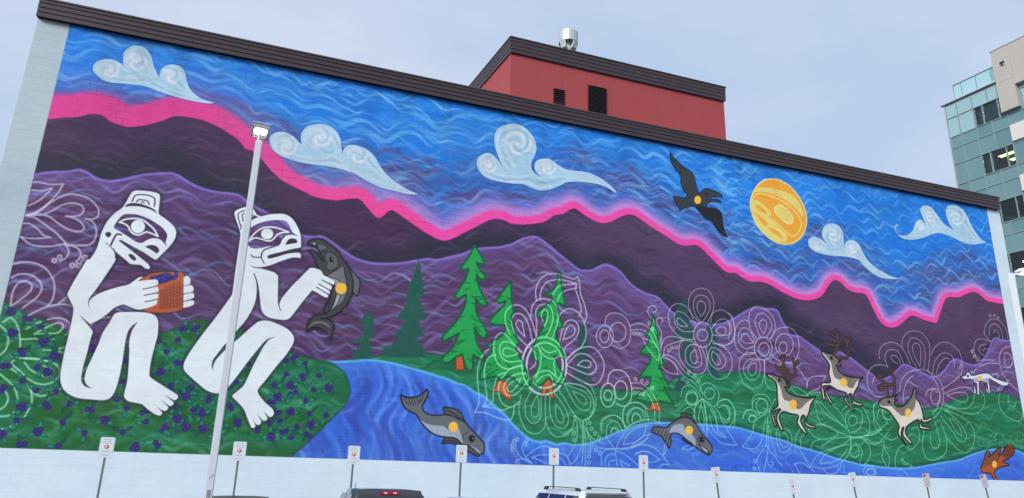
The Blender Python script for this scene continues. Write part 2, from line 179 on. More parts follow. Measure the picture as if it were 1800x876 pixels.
CARIBOU = [dict(body="J:33,345* 60,348 110,365 140,375 165,400 192,405* 165,415 197,432* 175,443 160,435 165,460 200,490 260,508 330,515 372,508* 360,530 340,560 330,600 318,640 308,660 315,695 370,715 372,728 330,722 300,700 298,645 280,640 268,680 310,760 300,768 245,695 250,640 200,628 150,612 125,630 118,660 145,740 130,742 100,670 105,630 128,595 90,605 75,635 100,715 90,718 62,640 75,600 108,570 105,520 102,450 95,410 70,385 40,365",
  grey="J:33,345* 60,348 110,365 140,375 165,400 192,405* 165,415 197,432* 175,443 160,435 165,460 200,490 260,508 330,515 372,508* 310,550 270,590 240,590 200,545 155,530 140,500 125,440 90,390 50,360",disc="J:215,562;27,34",eye="J:118,390;9,13",
  antler="J:140,375 160,345 150,290 140,220|J:150,310 110,310 95,288|J:158,335 130,330 120,318|J:147,260 125,240|J:146,250 158,225|J:150,385 200,375 230,350 225,290 215,245|J:225,300 248,258|J:200,372 180,330 168,310"),
 dict(body="J:413,186* 450,200 490,210 520,235 550,258* 530,265 554,290* 535,295 518,285 530,320 570,355 620,370 705,373* 680,395 672,430 655,460 640,490 640,535 700,560 700,573 640,560 628,530 625,490 610,490 590,530 645,600 635,605 575,530 590,485 520,460 490,440 460,455 452,475 488,550 478,557 440,480 450,450 480,432 425,435 430,460 438,528 425,530 412,440 420,410 475,405 465,340 470,290 450,250 425,220",
  grey="J:413,186* 450,200 490,210 520,235 550,258* 530,265 554,290* 535,295 518,285 530,320 570,355 620,370 705,373* 660,400 635,445 600,440 570,400 510,375 490,320 480,270 450,230",disc="J:568,408;26,31",eye="J:483,236;9,13",
  antler="J:490,210 525,180 530,120 515,40|J:528,100 495,80 480,58|J:530,90 535,60|J:522,150 490,145 465,135|J:470,145 465,115|J:520,235 590,235 600,180 590,105|J:600,130 618,98|J:594,140 570,108|J:595,120 580,95"),
 dict(body="K:83,325* 120,290 170,285 207,268* 190,300 212,303* 190,320 205,345 250,340 300,280 318,220* 330,240 330,290 355,330 375,400 380,430 430,415 432,430 380,450 362,430 365,470 418,480 418,492 355,485 345,430 270,475 262,520 303,575 295,585 245,530 250,480 240,485 235,540 268,590 258,588 215,520 220,470 190,420 150,370 100,350",
  grey="K:83,325* 120,290 170,285 207,268* 190,300 212,303* 190,320 205,345 250,340 300,280 318,220* 330,240 330,290 320,350 300,380 270,400 240,405 205,380 170,345 110,342",disc="K:278,386;20,28",eye="K:155,316;9,10",
  antler="K:150,280 145,240 125,190 80,135|K:140,225 110,240 92,235|K:135,205 110,210 90,215|K:110,170 85,165 72,150|K:185,280 192,230 188,160 160,85|K:188,200 150,210 140,200|K:186,150 165,140")]
FOX = "K:613,155* 650,140 648,98* 662,130 671,103* 677,140 700,145 740,135 790,132 830,160 880,180 925,192 915,212 880,212 830,185 800,170 800,200 805,262 795,262 785,200 770,195 795,255 785,258 765,195 735,190 735,268 722,270 718,200 705,200 715,258 700,262 700,190 680,172 640,172"
FOX_GREY = "K:680,172 720,160 760,170 800,160 803,175 795,200 765,195 735,190 700,190"
BEAVER = "K:743,740 760,700 778,640 790,630 803,645 795,670 850,620 865,610 875,620 860,665 885,640 900,605 935,588 960,610 955,650 920,680 885,700 925,715 920,725 870,735 830,770 855,815 840,825 800,775 760,772"
BEAVER_DARK = "K:748,740 760,700 778,640 790,630 803,645 795,670 850,620 865,610 875,620 860,665 860,700 800,720"
BEAVER_TAIL = "K:885,670 890,625 910,598 935,588 960,610 955,650 920,680"
FLORAL = """P:260,90 300,88 380,105 487,105* 440,180 350,270 270,325 200,345|P:250,150 330,155 400,135* 370,170 300,230 220,270
P:215,345 290,320 400,240 500,190 590,185 690,220 755,290 755,350 720,372 655,370* 710,390 740,450 735,520 690,570 600,575 520,565 470,520 420,470 340,410 270,365 200,345
P:330,340 400,310 480,265 560,250 620,265 645,300 620,340 570,352 505,350* 580,370 635,410 645,450 600,470 520,450 440,400 380,355 320,340 215,345
P:180,408 230,410 290,450 340,500 387,515* 300,522 200,520 160,510|P:165,515 230,565 310,583 400,582 460,572 500,560|P:500,560 530,620 510,670 460,698|P:500,575 560,580 610,610 620,660 585,705
U:95,130 160,117 240,125 310,165 355,230 365,300 350,370 320,410|U:80,220 120,200 190,198 245,225 280,275 265,330 220,375 120,445|U:70,415* 85,320 120,260 170,243 210,265 205,310 160,350 70,415
U:190,475 290,425 380,402 450,402 490,415|U:390,395 455,345|U:175,565 260,520 360,493 430,500 468,535 455,590 440,605|U:230,598* 300,560 380,525 415,530 420,560 380,592 300,595 230,598
U:20,520 70,490 110,530 130,600 135,700 120,750 80,785|U:0,540 40,580 55,640 40,700 0,740|U:140,635 250,630 360,632|U:290,705 360,705 440,685|U:360,705 430,725|U:120,758 250,768 320,780|U:620,320 655,340|U:605,545 660,500 740,485|U:670,630 700,570 740,510|U:780,430 820,455
W:185,125 290,130 380,155 430,190 440,240 400,290 330,315 260,305 200,270|W:180,155 220,205 290,245 350,260|W:320,180 370,195 390,220|W:80,160 130,205 175,245|W:75,195 150,250|W:205,320 230,380 230,460 170,570|W:0,240 60,290 110,350 135,440
W:230,370 300,400 400,375 460,335|W:0,330 40,370 60,420 40,470 0,500|W:0,550 60,545 100,520|W:0,650 60,630 120,605|W:600,275 622,275|W:605,220 635,190
M:385,215 380,160 400,105 440,72 490,66 540,80 590,95 612,83* 620,110 628,180 650,240 660,300 645,340|M:405,210 410,160 440,115 490,100 550,105 605,125* 600,150 615,200 630,260 620,300|M:470,210 480,170 510,135 560,125 605,122|M:500,220 515,180 550,158 605,145
M:355,300 360,250 385,215 430,203 475,220 500,260 500,330 480,400 470,430|M:385,420 385,330 382,270 405,240 440,235 465,255 475,310 460,370 435,415|M:430,355* 412,300 420,270 435,263 447,285 443,320 430,355
M:240,400 215,340 215,280 245,245 290,240 330,270 360,330 385,415|M:330,460 280,410 255,370 248,320 265,290 300,288 330,320 350,380 360,430|M:320,412* 290,380 272,345 285,322 305,335 320,412
M:500,330 515,290 550,262 590,265 630,300 655,360 655,420 630,470 600,490 555,530|M:510,450 525,380 545,335 575,320 605,335 618,375 600,420 560,455 530,485|M:530,428* 550,370 570,350 595,365 590,400 560,418 530,428
M:300,500 240,430 200,393 165,410 150,460 155,520 180,570 230,590 300,570|M:305,495 250,450 205,440 182,470 190,520 230,550 300,545|M:285,505* 230,475 205,480 200,505 225,522 285,505
M:310,570 240,590 190,650 175,700 190,770 240,800 290,770|M:325,615 270,620 225,650 205,690 220,730 260,735 310,690 345,640|M:300,640* 240,670 225,700 240,715 270,695 300,640
M:550,570 610,510 670,515 710,560 710,600 670,620 550,570|M:550,540 600,490 660,468 710,480 750,540 755,600 730,660 690,678 640,660 550,610|M:610,568* 640,545 675,548 685,570 665,583 610,568
M:530,670 580,670 650,690 690,740 700,800 680,850 650,870
M:155,470 110,490 75,540 60,620 65,700 70,770 45,828* 100,830 150,850 210,870 250,860 265,790|M:160,510 120,530 100,580 100,650 110,720 110,760 90,795* 140,775 150,700 170,630 210,610|M:90,795 150,805 200,815 240,800
M:345,470 375,500 380,560 350,590|M:390,460 410,520 400,590 380,640|M:410,470 450,500 490,490|M:400,480 430,520 470,535 510,520|M:545,530 500,520 480,560 490,620|M:360,640 400,610 450,600 500,640|M:385,660 420,630 460,625 480,680
X:160,240 140,340 160,440 210,520 280,535 330,500 345,450|X:240,200 190,300 195,400 240,455 290,440 310,380 310,230|X:283,240* 240,320 240,390 265,410 290,390 295,320 283,240|X:345,230 345,400 360,480 400,545 460,560 520,530 560,470 565,400
X:380,220 380,380 420,470 480,495 515,460 520,400 480,310 410,220|X:422,305* 425,400 450,445 480,450 485,410 460,350 422,305|X:440,190 500,280 560,380 620,430 680,420 720,360 735,280 700,180 650,145|X:490,150 540,250 590,330 650,358 690,330 690,270 640,210 560,180 490,150|X:555,210* 600,280 640,310 662,290 640,245 555,210
X:565,395 590,480 580,600 520,710|X:575,400 620,470 630,600 590,720 540,770|X:635,435 655,600 650,780|X:630,440 640,560 625,780|X:660,440 670,520 720,580 800,610|X:655,490 690,580 750,640 850,650 1000,640 1139,570
X:115,615 120,660 150,710 220,760|X:185,595 165,640 185,700 240,765|X:195,715 260,660 330,632 400,650|X:240,720 300,700 370,700|X:240,720 290,735 350,765|X:450,720 480,740 500,775|X:440,685 500,700 530,750 530,775|X:110,760 150,730 200,735 240,765
X:770,510 775,440 820,400 880,395 930,430 960,490|X:870,640 820,570 820,480 860,440 900,450 940,520|X:850,530 855,500 880,490 910,510|X:960,490 940,400 960,330 1010,300 1080,305 1139,350|X:990,470 975,400 1000,350 1050,335 1110,370 1120,410|X:1015,450 1015,410 1035,380 1070,395 1080,430
X:885,660 920,580 1000,470 1080,430 1139,425|X:905,655 1000,650 1100,600 1139,550|X:945,620* 980,540 1060,490 1139,470|X:945,620 1040,600 1100,550 1120,480|X:880,660 900,790|X:885,665 960,700 1060,780|X:920,740 940,800|X:920,740 1000,785|X:1035,695 1090,670 1139,680|X:780,780 775,700 810,660 870,655|X:805,780 810,720 840,695 880,700|X:835,785 840,750 880,740|X:825,140 840,70 890,45 950,60 990,110 1010,200 1000,290 950,325 890,300
N:75,260 90,210 140,195 190,220 220,280 215,360 170,398 120,380|N:220,270 260,255 310,270 360,320 385,400|N:225,295 280,290 330,320 370,390|N:290,335* 320,400 380,470* 385,420 360,370 290,335|N:340,225 320,190 330,160 360,158 370,180 350,192|N:350,230 390,330 385,420|N:375,265 370,235 390,222 408,238 395,252|N:380,270 400,320 390,440|N:395,390 420,340 470,330 530,350|N:410,440 420,390 460,370 520,350
N:395,450 430,435 480,460 530,530 600,580 630,640|N:420,450 470,480 520,550 580,590 620,640|N:395,450 400,500 440,535 492,547* 480,500 440,460 395,450|N:90,600 100,545 140,520 190,535 225,600 225,680 190,728 140,715|N:225,595 290,600 350,660 385,740 385,820|N:230,625 290,630 340,690 360,760 360,810
N:620,250 570,200 552,140 570,80 620,55 670,70 697,130 690,190 660,250|N:625,248 590,200 580,150 595,105 630,95 665,115 675,165 655,215 630,248|N:625,218* 602,175 605,140 625,127 648,145 648,180 625,218|N:590,260 550,170 500,142 455,160 437,220 460,290 520,340 585,345|N:585,300 520,300 480,260 470,215 490,187 530,200 570,240|N:550,272* 510,270 487,250 487,230 505,228 550,272
N:680,250 690,200 740,178 790,210 815,270 810,340 770,378 720,375 685,350|N:685,285 720,240 760,230 790,260 795,310 750,325 690,320|N:705,298* 735,275 765,285 762,315 740,320 705,298|N:600,380 560,355 510,360 498,410 510,470 560,530 610,545 650,520 650,450 620,380|N:607,380 560,378 535,420 545,480 590,508 625,490 625,440 607,380|N:592,403* 565,430 570,470 590,485 603,460 592,403
N:650,385 660,440 665,520 710,570 770,560 800,500 790,430 740,380 690,370|N:685,390 665,430 680,490 720,515 755,500 765,460 730,410 685,390|N:690,412* 685,450 710,490 735,480 725,445 690,412|N:510,670 520,625 560,608 600,640 625,680|N:635,660 620,620 650,595 690,605 725,650 720,700 700,730|N:730,700 770,690 810,730 815,800 780,850|N:750,720 780,730 790,770 770,810 740,790
N:630,685 590,730 590,800 620,876|N:632,685 610,800 650,876|N:640,685 650,780 660,876|N:640,690 700,760 720,876|N:520,755 560,730 590,760|N:180,810 180,750 210,715 260,705 300,730 320,780 325,815|N:200,820 215,770 240,740 280,745 300,790|N:230,810 235,780 255,768 280,790|N:60,876 60,820 90,790 130,780 170,800 195,850|N:110,876 125,850 150,870|N:195,850 260,820 340,805 400,830
O:700,500 690,280 700,160 750,90 790,70|O:790,75 830,300 830,480|O:790,75 950,200 1000,320 1160,580* 1000,560 880,450 830,370|O:870,180 930,300 960,420 1040,490 960,470 890,390 860,250|O:770,150 800,300 780,440|O:560,610 640,570|O:560,615 620,630 700,600|O:0,590 100,500 220,450|O:0,600 120,575 230,600 340,690 420,800* 350,790 300,830|O:40,685* 120,645 200,660 310,735* 250,765 180,765|O:340,690 360,640 370,540|O:350,690 400,620|O:940,160 980,85 1050,75 1110,130 1140,230 1130,370|O:1000,320 1060,330 1080,250 1050,160 1000,140 960,170
Y:200,300 155,230 145,140 180,80 240,82 300,130 330,200 320,260 295,300|Y:225,290 190,200 200,140 240,122 290,160 305,220 270,290|Y:248,265* 218,215 225,180 250,168 270,195 262,235 248,265|Y:185,350 120,370 75,320 75,260 105,225 150,240 175,290 185,320|Y:180,330* 120,330 90,305 100,270 130,270 180,330|Y:190,400 120,412 60,370 45,290 60,210 110,170 150,185|Y:300,300 330,245 390,220 450,235 490,300 495,380 470,450 400,470 330,440 300,410
Y:215,445 150,445 110,490 115,550 160,590 210,570 225,500 215,445|Y:195,468* 150,490 140,530 170,560 195,530 195,468|Y:190,400 130,400 85,440 78,520 100,600 150,645 210,640 250,580 252,450|Y:0,120 30,150 45,250 35,320 0,340|Y:10,190 10,260 0,300|Y:255,450 260,600 290,650 340,665|Y:290,455 340,480 420,470 490,510 550,600 550,645|Y:550,640 560,590 600,565 682,562* 640,640 565,680 555,700|Y:430,630 500,650 555,695 480,690 430,630|Y:170,780 170,720 210,690 270,700 300,750|Y:105,860 120,810 160,800 200,830|Y:330,720 290,800 300,876
J:330,490 400,480 480,550 560,640 620,790|J:370,530 440,620 520,680 590,730 500,650 420,560 370,530|J:370,550 400,680 480,730 620,790|J:590,720 580,660 600,610 640,590 690,610 700,680 670,740 620,760|J:560,600 620,560 700,580 750,680 745,760 700,785 620,790|J:320,740 400,700 480,720 530,770 440,805 370,790 320,740|J:620,790 500,800 410,860|J:620,790 720,800 780,830 850,820|J:340,876 350,830 410,800|J:620,795 625,876|J:780,560 780,640 830,740|J:830,560 850,640 876,690|J:700,790 760,760 810,740 876,690
Z:95,330 100,270 150,250 200,280 210,340 180,370|Z:25,400 40,350 80,335 130,350 150,380|Z:65,410 80,380 110,380 125,410|Z:185,370 110,420 95,500 20,610* 110,620 160,560 190,400|Z:205,390 200,500 190,600 130,700 150,790|Z:205,390 210,600 180,790|Z:200,600 230,640 310,745|Z:215,450 240,580 270,670|Z:290,500 300,580 330,610 355,590 350,530 320,500|Z:270,480 280,600 320,650 370,620 385,560 370,500 330,470|Z:200,700 215,740 240,745 245,720 225,715
Z:400,735 460,725 550,790|Z:405,735 440,800|Z:520,750 560,680 620,640 760,590 815,545|Z:520,750 620,765 720,740 800,660 815,550|Z:590,725* 620,670 720,610 800,590|Z:590,728 680,720 750,680 790,620|Z:615,770 640,800 700,800 740,760 740,735|Z:770,800 760,740|Z:920,820 910,780 940,745 990,760 1000,820|Z:815,550 880,540 940,580 960,650 940,710 900,750|Z:840,580 880,600 900,650 880,720|Z:450,620 450,540 480,510|Z:415,640 410,540 450,470|Z:420,600 480,690 510,750|Z:1060,600 1045,680 1080,750|Z:1040,480 960,520 850,540
a:115,310 110,260 140,205 200,183 260,200 310,260 350,350|a:180,380 155,310 170,255 215,238 260,260 300,350|a:255,350* 210,320 205,290 230,285 260,310 275,350|a:290,220 290,160 330,108 390,95 450,120 495,190 500,290 485,410|a:400,380 350,290 332,210 355,155 400,155 450,200 465,290 455,390|a:425,370* 375,270 370,210 395,190 425,215 432,290 425,370|a:510,280 540,220 600,183 670,200 730,260 745,340 720,390|a:520,430 540,330 590,270 640,270 680,300 690,370|a:550,430 570,360 610,310 650,310
a:20,500 20,430 60,370 120,355 180,370|a:60,500 70,460 100,440|a:20,500 40,560 90,600 150,600|a:110,500 140,540 180,560|a:480,400 580,480 605,590 590,690 540,760 470,770|a:270,560 280,480 330,420 400,395 480,405 545,480 575,580 565,670 520,740|a:300,650 300,560 330,480 370,440|a:470,600 480,560 520,540 560,570|a:585,550 660,500 740,430 750,350|a:610,580 700,540 790,530 840,580 830,650 790,690 700,690 610,650|a:630,595* 700,570 770,570 795,600 780,640 740,640 630,595
a:600,660 700,700 800,735 880,720 920,660 920,600 880,540|a:920,120 930,50 980,5 1040,20 1090,90 1100,150|a:970,180 920,120|a:960,130 965,60 1010,45 1050,90 1065,160|a:990,110 1010,85 1035,130 1030,150|a:840,240 850,180 900,155 970,180|a:890,310 850,280 840,240|a:920,290 880,250 890,210 940,195|a:910,250 930,230 950,240|a:1035,310 1050,250 1090,220 1130,215|a:1035,310 1060,420 1130,510 1190,560|a:1075,340 1080,270 1110,270 1135,310 1130,360 1100,380 1075,340|a:1060,370 1100,380 1140,350|a:1040,580 1030,640 1060,720 1120,770 1190,790 1215,750
a:1105,590 1110,650 1150,680 1165,640|a:1090,640 1130,640 1160,670|a:1020,560 1060,500 1100,480|a:880,370 950,345 1040,350|a:870,330 900,320 1000,320|a:820,420 860,390|a:960,450 1020,420 1020,460 960,450|a:70,750 70,680 100,640|a:100,780 100,740 110,700|a:130,720 150,700 200,720 200,770 160,770 130,720
K:60,400 60,460 100,520 170,560 210,540|K:0,530 50,530 110,490|K:0,570 60,590 100,570 150,510|K:120,570 130,620 160,680 150,740|K:200,740 195,680 220,610 260,590|K:300,490 340,480 350,560 300,620 260,590|K:380,500 370,600 400,680 460,685 520,640 525,560 490,450|K:420,520 430,600 470,610 480,560 450,440|K:490,410 560,500 600,560 640,570 650,520 600,440 520,370|K:540,420 590,510 620,530 610,480 560,420|K:510,370 600,400 680,460 705,540 680,630 620,635 560,580 520,540|K:210,760 240,750 280,790"""
RINGS = """M:427,573;123,158 M:430,570;100,125 X:830,240;58,92 X:828,242;30,38 X:925,200;50,70 N:75,330;48,64 N:73,328;26,36 N:150,305;46,55 N:635,320;53,72 N:632,322;30,33 N:570,678;32,40 N:672,655;30,32 O:665,70;66,70 Y:245,370;62,80 Y:250,375;37,47 Y:385,363;28,40 Y:393,343;62,78 Y:235,770;40,50 Y:170,860;26,22 J:632,675;30,35 Z:960,790;30,25 Z:845,640;33,45 a:545,600;37,60 K:40,770;28,25 N:92,663;42,68 N:93,665;24,30 N:165,637;38,54
P:418,692;15,15 P:460,665;15,15 P:557,730;15,15 P:603,730;15,15 P:640,708;15,15 P:653,668;15,15 X:565,535;11,13 X:565,583;11,13 X:685,452;11,13 X:700,498;11,13 X:728,535;11,13 X:758,567;11,13 X:697,635;11,13 X:683,672;11,13 X:733,660;11,13 X:765,685;11,13 X:681,711;11,13 X:681,757;11,13 X:203,585;11,13 X:193,618;11,13 X:128,580;11,13 X:103,592;11,13 X:91,624;11,13 X:92,657;11,13
N:241,312;8,8 N:260,313;8,8 N:279,318;8,8 N:330,257;8,8 N:347,287;8,8 N:440,411;8,8 N:458,394;8,8 N:482,394;8,8 N:556,532;8,8 N:588,554;8,8 N:610,583;8,8 N:520,571;8,8 N:544,590;8,8 N:250,573;8,8 N:287,581;8,8 N:316,595;8,8 N:345,622;8,8 N:246,651;8,8 N:270,652;8,8 N:294,659;8,8 Z:113,713;10,11 Z:109,765;10,11 a:827,251;8,11 a:845,290;8,11 a:865,318;8,11 e:1215,320;5,7 e:1240,320;6,7 e:1262,332;5,7 e:1108,532;6,8 e:1122,560;6,7 K:240,687;7,8 K:255,710;6,8 K:275,716;6,8 K:298,728;6,8"""
SIGNATURE = "K:770,550 735,540 722,570 735,598 757,600|K:764,562 765,592|K:765,568 780,557|K:785,560 788,582 798,560|K:802,560 796,600 778,618|K:822,560 810,568 822,585 806,596|K:738,560 790,548 830,515 852,530|K:838,532 836,595|K:826,562 852,555|K:872,570 857,575 860,592 876,588 874,570 878,595|K:890,525 884,595 892,597|K:893,540 904,595 916,560 926,592 934,535|K:940,562 930,578 942,592 952,572 940,562|K:958,560 958,592|K:958,572 972,558|K:980,525 974,595|K:975,595 1000,605 1016,612"
# ---- the painted wall, in metres on the wall's own plane (x along the wall, z up) ----
PPM = 80.0
XM0, XM1, ZM0, ZM1 = -6.0, 30.6, EYE + 0.245, EYE + 12.1
PW, PH = int((XM1 - XM0) * PPM), int((ZM1 - ZM0) * PPM)
rng = np.random.RandomState(7)

def wall_pt(px, py, D=WALL_Y):
    r = CAMR @ np.array([px - 900.0, 438.0 - py, -FPX])
    return r[0] / r[1] * D, r[2] / r[1] * D + EYE

def parse(s):
    """'A:x,y x,y* B:...' -> list of (photo x, photo y, corner?)"""
    out, k = [], 'p'
    for tok in s.split():
        if ':' in tok:
            k, tok = tok.split(':')
        c = tok.endswith('*'); tok = tok.rstrip('*')
        x, y = [float(v) for v in tok.split(',')]
        ox, oy, sc = CROP[k]
        out.append((ox + x / sc, oy + y / sc, c))
    return out

def smooth(pts, closed=True, n=5):
    """Catmull-Rom through the points, sharp where marked; returns Nx2 metres on the wall"""
    P = [np.array(wall_pt(a, b)) for a, b, _ in pts]
    cor = [c for _, _, c in pts]; N = len(P); out = []
    for i in range(N if closed else N - 1):
        j = (i + 1) % N
        p1, p2 = P[i], P[j]
        p0 = p1 if (cor[i] or (not closed and i == 0)) else P[(i - 1) % N]
        p3 = p2 if (cor[j] or (not closed and j == N - 1)) else P[(j + 1) % N]
        m1, m2 = (p2 - p0) * 0.5, (p3 - p1) * 0.5
        L = np.linalg.norm(p2 - p1)
        for m in (m1, m2):
            q = np.linalg.norm(m)
            if q > L: m *= L / q
        for t in range(n):
            u = t / n
            h = (2*u**3 - 3*u*u + 1, u**3 - 2*u*u + u, -2*u**3 + 3*u*u, u**3 - u*u)
            out.append(h[0]*p1 + h[1]*m1 + h[2]*p2 + h[3]*m2)
    if not closed: out.append(P[-1])
    return np.array(out)

def tex(P):
    return np.stack([(P[:, 0] - XM0) * PPM, (ZM1 - P[:, 1]) * PPM], 1)

def fill_mask(T, sub=4):
    """signed-area coverage of a closed polygon in texel space; returns (mask, x0, y0)"""
    x0, y0 = max(0, int(T[:, 0].min()) - 1), max(0, int(T[:, 1].min()) - 1)
    x1, y1 = min(PW, int(T[:, 0].max()) + 2), min(PH, int(T[:, 1].max()) + 2)
    if x1 <= x0 or y1 <= y0: return None
    w, h = x1 - x0, y1 - y0
    A = T - [x0, y0]; B = np.roll(A, -1, 0)
    acc = np.zeros((h, w + 2), np.float32)
    ys = (np.arange(h * sub) + 0.5) / sub
    for (ax, ay), (bx, by) in zip(A, B):
        if ay == by: continue
        lo, hi, s = (ay, by, 1.0) if ay < by else (by, ay, -1.0)
        i0, i1 = max(0, int(np.ceil(lo * sub - 0.5))), min(h * sub, int(np.ceil(hi * sub - 0.5)))
        if i1 <= i0: continue
        y = ys[i0:i1]
        x = np.clip(ax + (y - ay) * (bx - ax) / (by - ay), 0, w)
        xi = x.astype(int); fr = x - xi; r = np.arange(i0, i1) // sub
        np.add.at(acc, (r, xi), s * (1 - fr) / sub)
        np.add.at(acc, (r, np.minimum(xi + 1, w + 1)), s * fr / sub)
    return np.clip(np.abs(np.cumsum(acc, 1)[:, :w]), 0, 1), x0, y0

def blend(img, m, col):
    m, x0, y0 = m
    sub = img[y0:y0 + m.shape[0], x0:x0 + m.shape[1]]
    c = col[y0:y0 + m.shape[0], x0:x0 + m.shape[1]] if isinstance(col, np.ndarray) and col.ndim == 3 else np.array(col, np.float32)
    sub += (c - sub) * m[..., None]

def fill(img, s, col, alpha=1.0, holes=()):
    T = tex(smooth(parse(s))) if isinstance(s, str) else s
    m = fill_mask(T)
    if m is None: return
    mm = m[0] * alpha
    for hs in holes:
        hm = fill_mask(tex(smooth(parse(hs))))
        a, hx, hy = hm; oy, ox = hy - m[2], hx - m[1]
        ay0, ax0 = max(0, oy), max(0, ox)
        hh, ww = min(mm.shape[0] - ay0, a.shape[0] - (ay0 - oy)), min(mm.shape[1] - ax0, a.shape[1] - (ax0 - ox))
        mm[ay0:ay0 + hh, ax0:ax0 + ww] *= 1 - a[ay0 - oy:ay0 - oy + hh, ax0 - ox:ax0 - ox + ww]
    blend(img, (mm, m[1], m[2]), col)

def stroke(img, T, wid, col, alpha=1.0, soft=0.6, taper=False, mask=None):
    """brush along a polyline in texels; wid = half width in texels"""
    T = np.asarray(T, float); n = len(T)
    R = (wid + soft) * 1.0 + 1.5
    x0, y0 = max(0, int(T[:, 0].min() - R)), max(0, int(T[:, 1].min() - R))
    x1, y1 = min(PW, int(T[:, 0].max() + R) + 1), min(PH, int(T[:, 1].max() + R) + 1)
    if x1 <= x0 or y1 <= y0: return
    m = np.zeros((y1 - y0, x1 - x0), np.float32)
    for i in range(n - 1):
        a, b = T[i], T[i + 1]
        u = (i + 0.5) / (n - 1)
        k = np.sin(np.pi * min(1, max(0, u))) ** 0.7 if taper else 1.0
        w_ = wid * k
        sx0, sy0 = max(x0, int(min(a[0], b[0]) - R)), max(y0, int(min(a[1], b[1]) - R))
        sx1, sy1 = min(x1, int(max(a[0], b[0]) + R) + 1), min(y1, int(max(a[1], b[1]) + R) + 1)
        if sx1 <= sx0 or sy1 <= sy0: continue
        X = np.arange(sx0, sx1) + 0.5; Y = np.arange(sy0, sy1)[:, None] + 0.5
        d = b - a; L2 = d @ d + 1e-9
        t = np.clip(((X - a[0]) * d[0] + (Y - a[1]) * d[1]) / L2, 0, 1)
        dist = np.sqrt((X - a[0] - t * d[0]) ** 2 + (Y - a[1] - t * d[1]) ** 2)
        v = np.clip((w_ + soft - dist) / (2 * soft), 0, 1) * (k if taper else 1.0)
        q = m[sy0 - y0:sy1 - y0, sx0 - x0:sx1 - x0]
        np.maximum(q, v, out=q)
    m *= alpha
    if mask is not None: m *= mask[y0:y1, x0:x1]
    blend(img, (m, x0, y0), col)

def line(img, s, wid_m, col, alpha=1.0, closed=False, soft=0.6):
    P = smooth(parse(s), closed)
    if closed: P = np.vstack([P, P[:1]])
    stroke(img, tex(P), wid_m * PPM / 2, col, alpha, soft)

def ell(s):
    k, r = s.split(':'); c, r = r.split(';')
    cx, cy = [float(v) for v in c.split(',')]; rx, ry = [float(v) for v in r.split(',')]
    a = np.linspace(0, 2 * np.pi, 29)[:-1]
    ox, oy, sc = CROP[k]
    return tex(np.array([wall_pt(ox + (cx + rx * np.cos(t)) / sc, oy + (cy + ry * np.sin(t)) / sc) for t in a]))

def noise(cx, cy, seed, octaves=3):
    """smooth value noise over the wall, cell size in metres, 0..1"""
    r = np.random.RandomState(seed); out = np.zeros((PH, PW), np.float32); tot = 0
    for o in range(octaves):
        gx, gy = int(PW / PPM / cx * 2**o) + 3, int(PH / PPM / cy * 2**o) + 3
        g = r.rand(gy, gx).astype(np.float32)
        x = np.linspace(0, gx - 1.001, PW); y = np.linspace(0, gy - 1.001, PH)
        xi, yi = x.astype(int), y.astype(int); fx, fy = x - xi, (y - yi)[:, None]
        fx = fx * fx * (3 - 2 * fx); fy = fy * fy * (3 - 2 * fy)
        v = (g[yi][:, xi] * (1 - fx) + g[yi][:, xi + 1] * fx) * (1 - fy) + (g[yi + 1][:, xi] * (1 - fx) + g[yi + 1][:, xi + 1] * fx) * fy
        out += v * 0.5 ** o; tot += 0.5 ** o
    return out / tot

def dist_field(P):
    """distance in metres to a polyline, on a quarter-size grid, brought back up"""
    q = 4; h, w = PH // q + 2, PW // q + 2
    X = XM0 + (np.arange(w) * q + q / 2) / PPM; Y = ZM1 - (np.arange(h)[:, None] * q + q / 2) / PPM
    D = np.full((h, w), 1e9, np.float32)
    for a, b in zip(P[:-1:1], P[1::1]):
        d = b - a; L2 = d @ d + 1e-9
        c0, c1 = max(0, int((min(a[0], b[0]) - 3.2 - XM0) * PPM / q)), min(w, int((max(a[0], b[0]) + 3.2 - XM0) * PPM / q) + 1)
        if c1 <= c0: continue
        Xs = X[c0:c1]
        t = np.clip(((Xs - a[0]) * d[0] + (Y - a[1]) * d[1]) / L2, 0, 1)
        np.minimum(D[:, c0:c1], np.sqrt((Xs - a[0] - t * d[0]) ** 2 + (Y - a[1] - t * d[1]) ** 2), out=D[:, c0:c1])
    x = np.clip(np.arange(PW) / q - 0.5, 0, w - 1.001); y = np.clip(np.arange(PH) / q - 0.5, 0, h - 1.001)
    xi, yi = x.astype(int), y.astype(int); fx, fy = x - xi, (y - yi)[:, None]
    return (D[yi][:, xi] * (1 - fx) + D[yi][:, xi + 1] * fx) * (1 - fy) + (D[yi + 1][:, xi] * (1 - fx) + D[yi + 1][:, xi + 1] * fx) * fy

def full_mask(P, *extra):
    T = tex(np.vstack([P] + [np.array([e]) for e in extra]))
    T[:, 0] = np.clip(T[:, 0], -400, PW + 400); T[:, 1] = np.clip(T[:, 1], -400, PH + 400)
    out = np.zeros((PH, PW), np.float32)
    m = fill_mask(np.clip(T, [0, 0], [PW, PH]))
    out[m[2]:m[2] + m[0].shape[0], m[1]:m[1] + m[0].shape[1]] = m[0]
    return out

def sstep(a, b, x):
    t = np.clip((x - a) / (b - a), 0, 1); return t * t * (3 - 2 * t)

def lerp(a, b, t):
    return a + (np.array(b, np.float32) - a) * t[..., None]

def slope_at(P, x):
    i = np.clip(np.searchsorted(P[:, 0], x), 1, len(P) - 1)
    return float(np.clip((P[i, 1] - P[i-1, 1]) / (P[i, 0] - P[i-1, 0] + 1e-3), -0.7, 0.7))

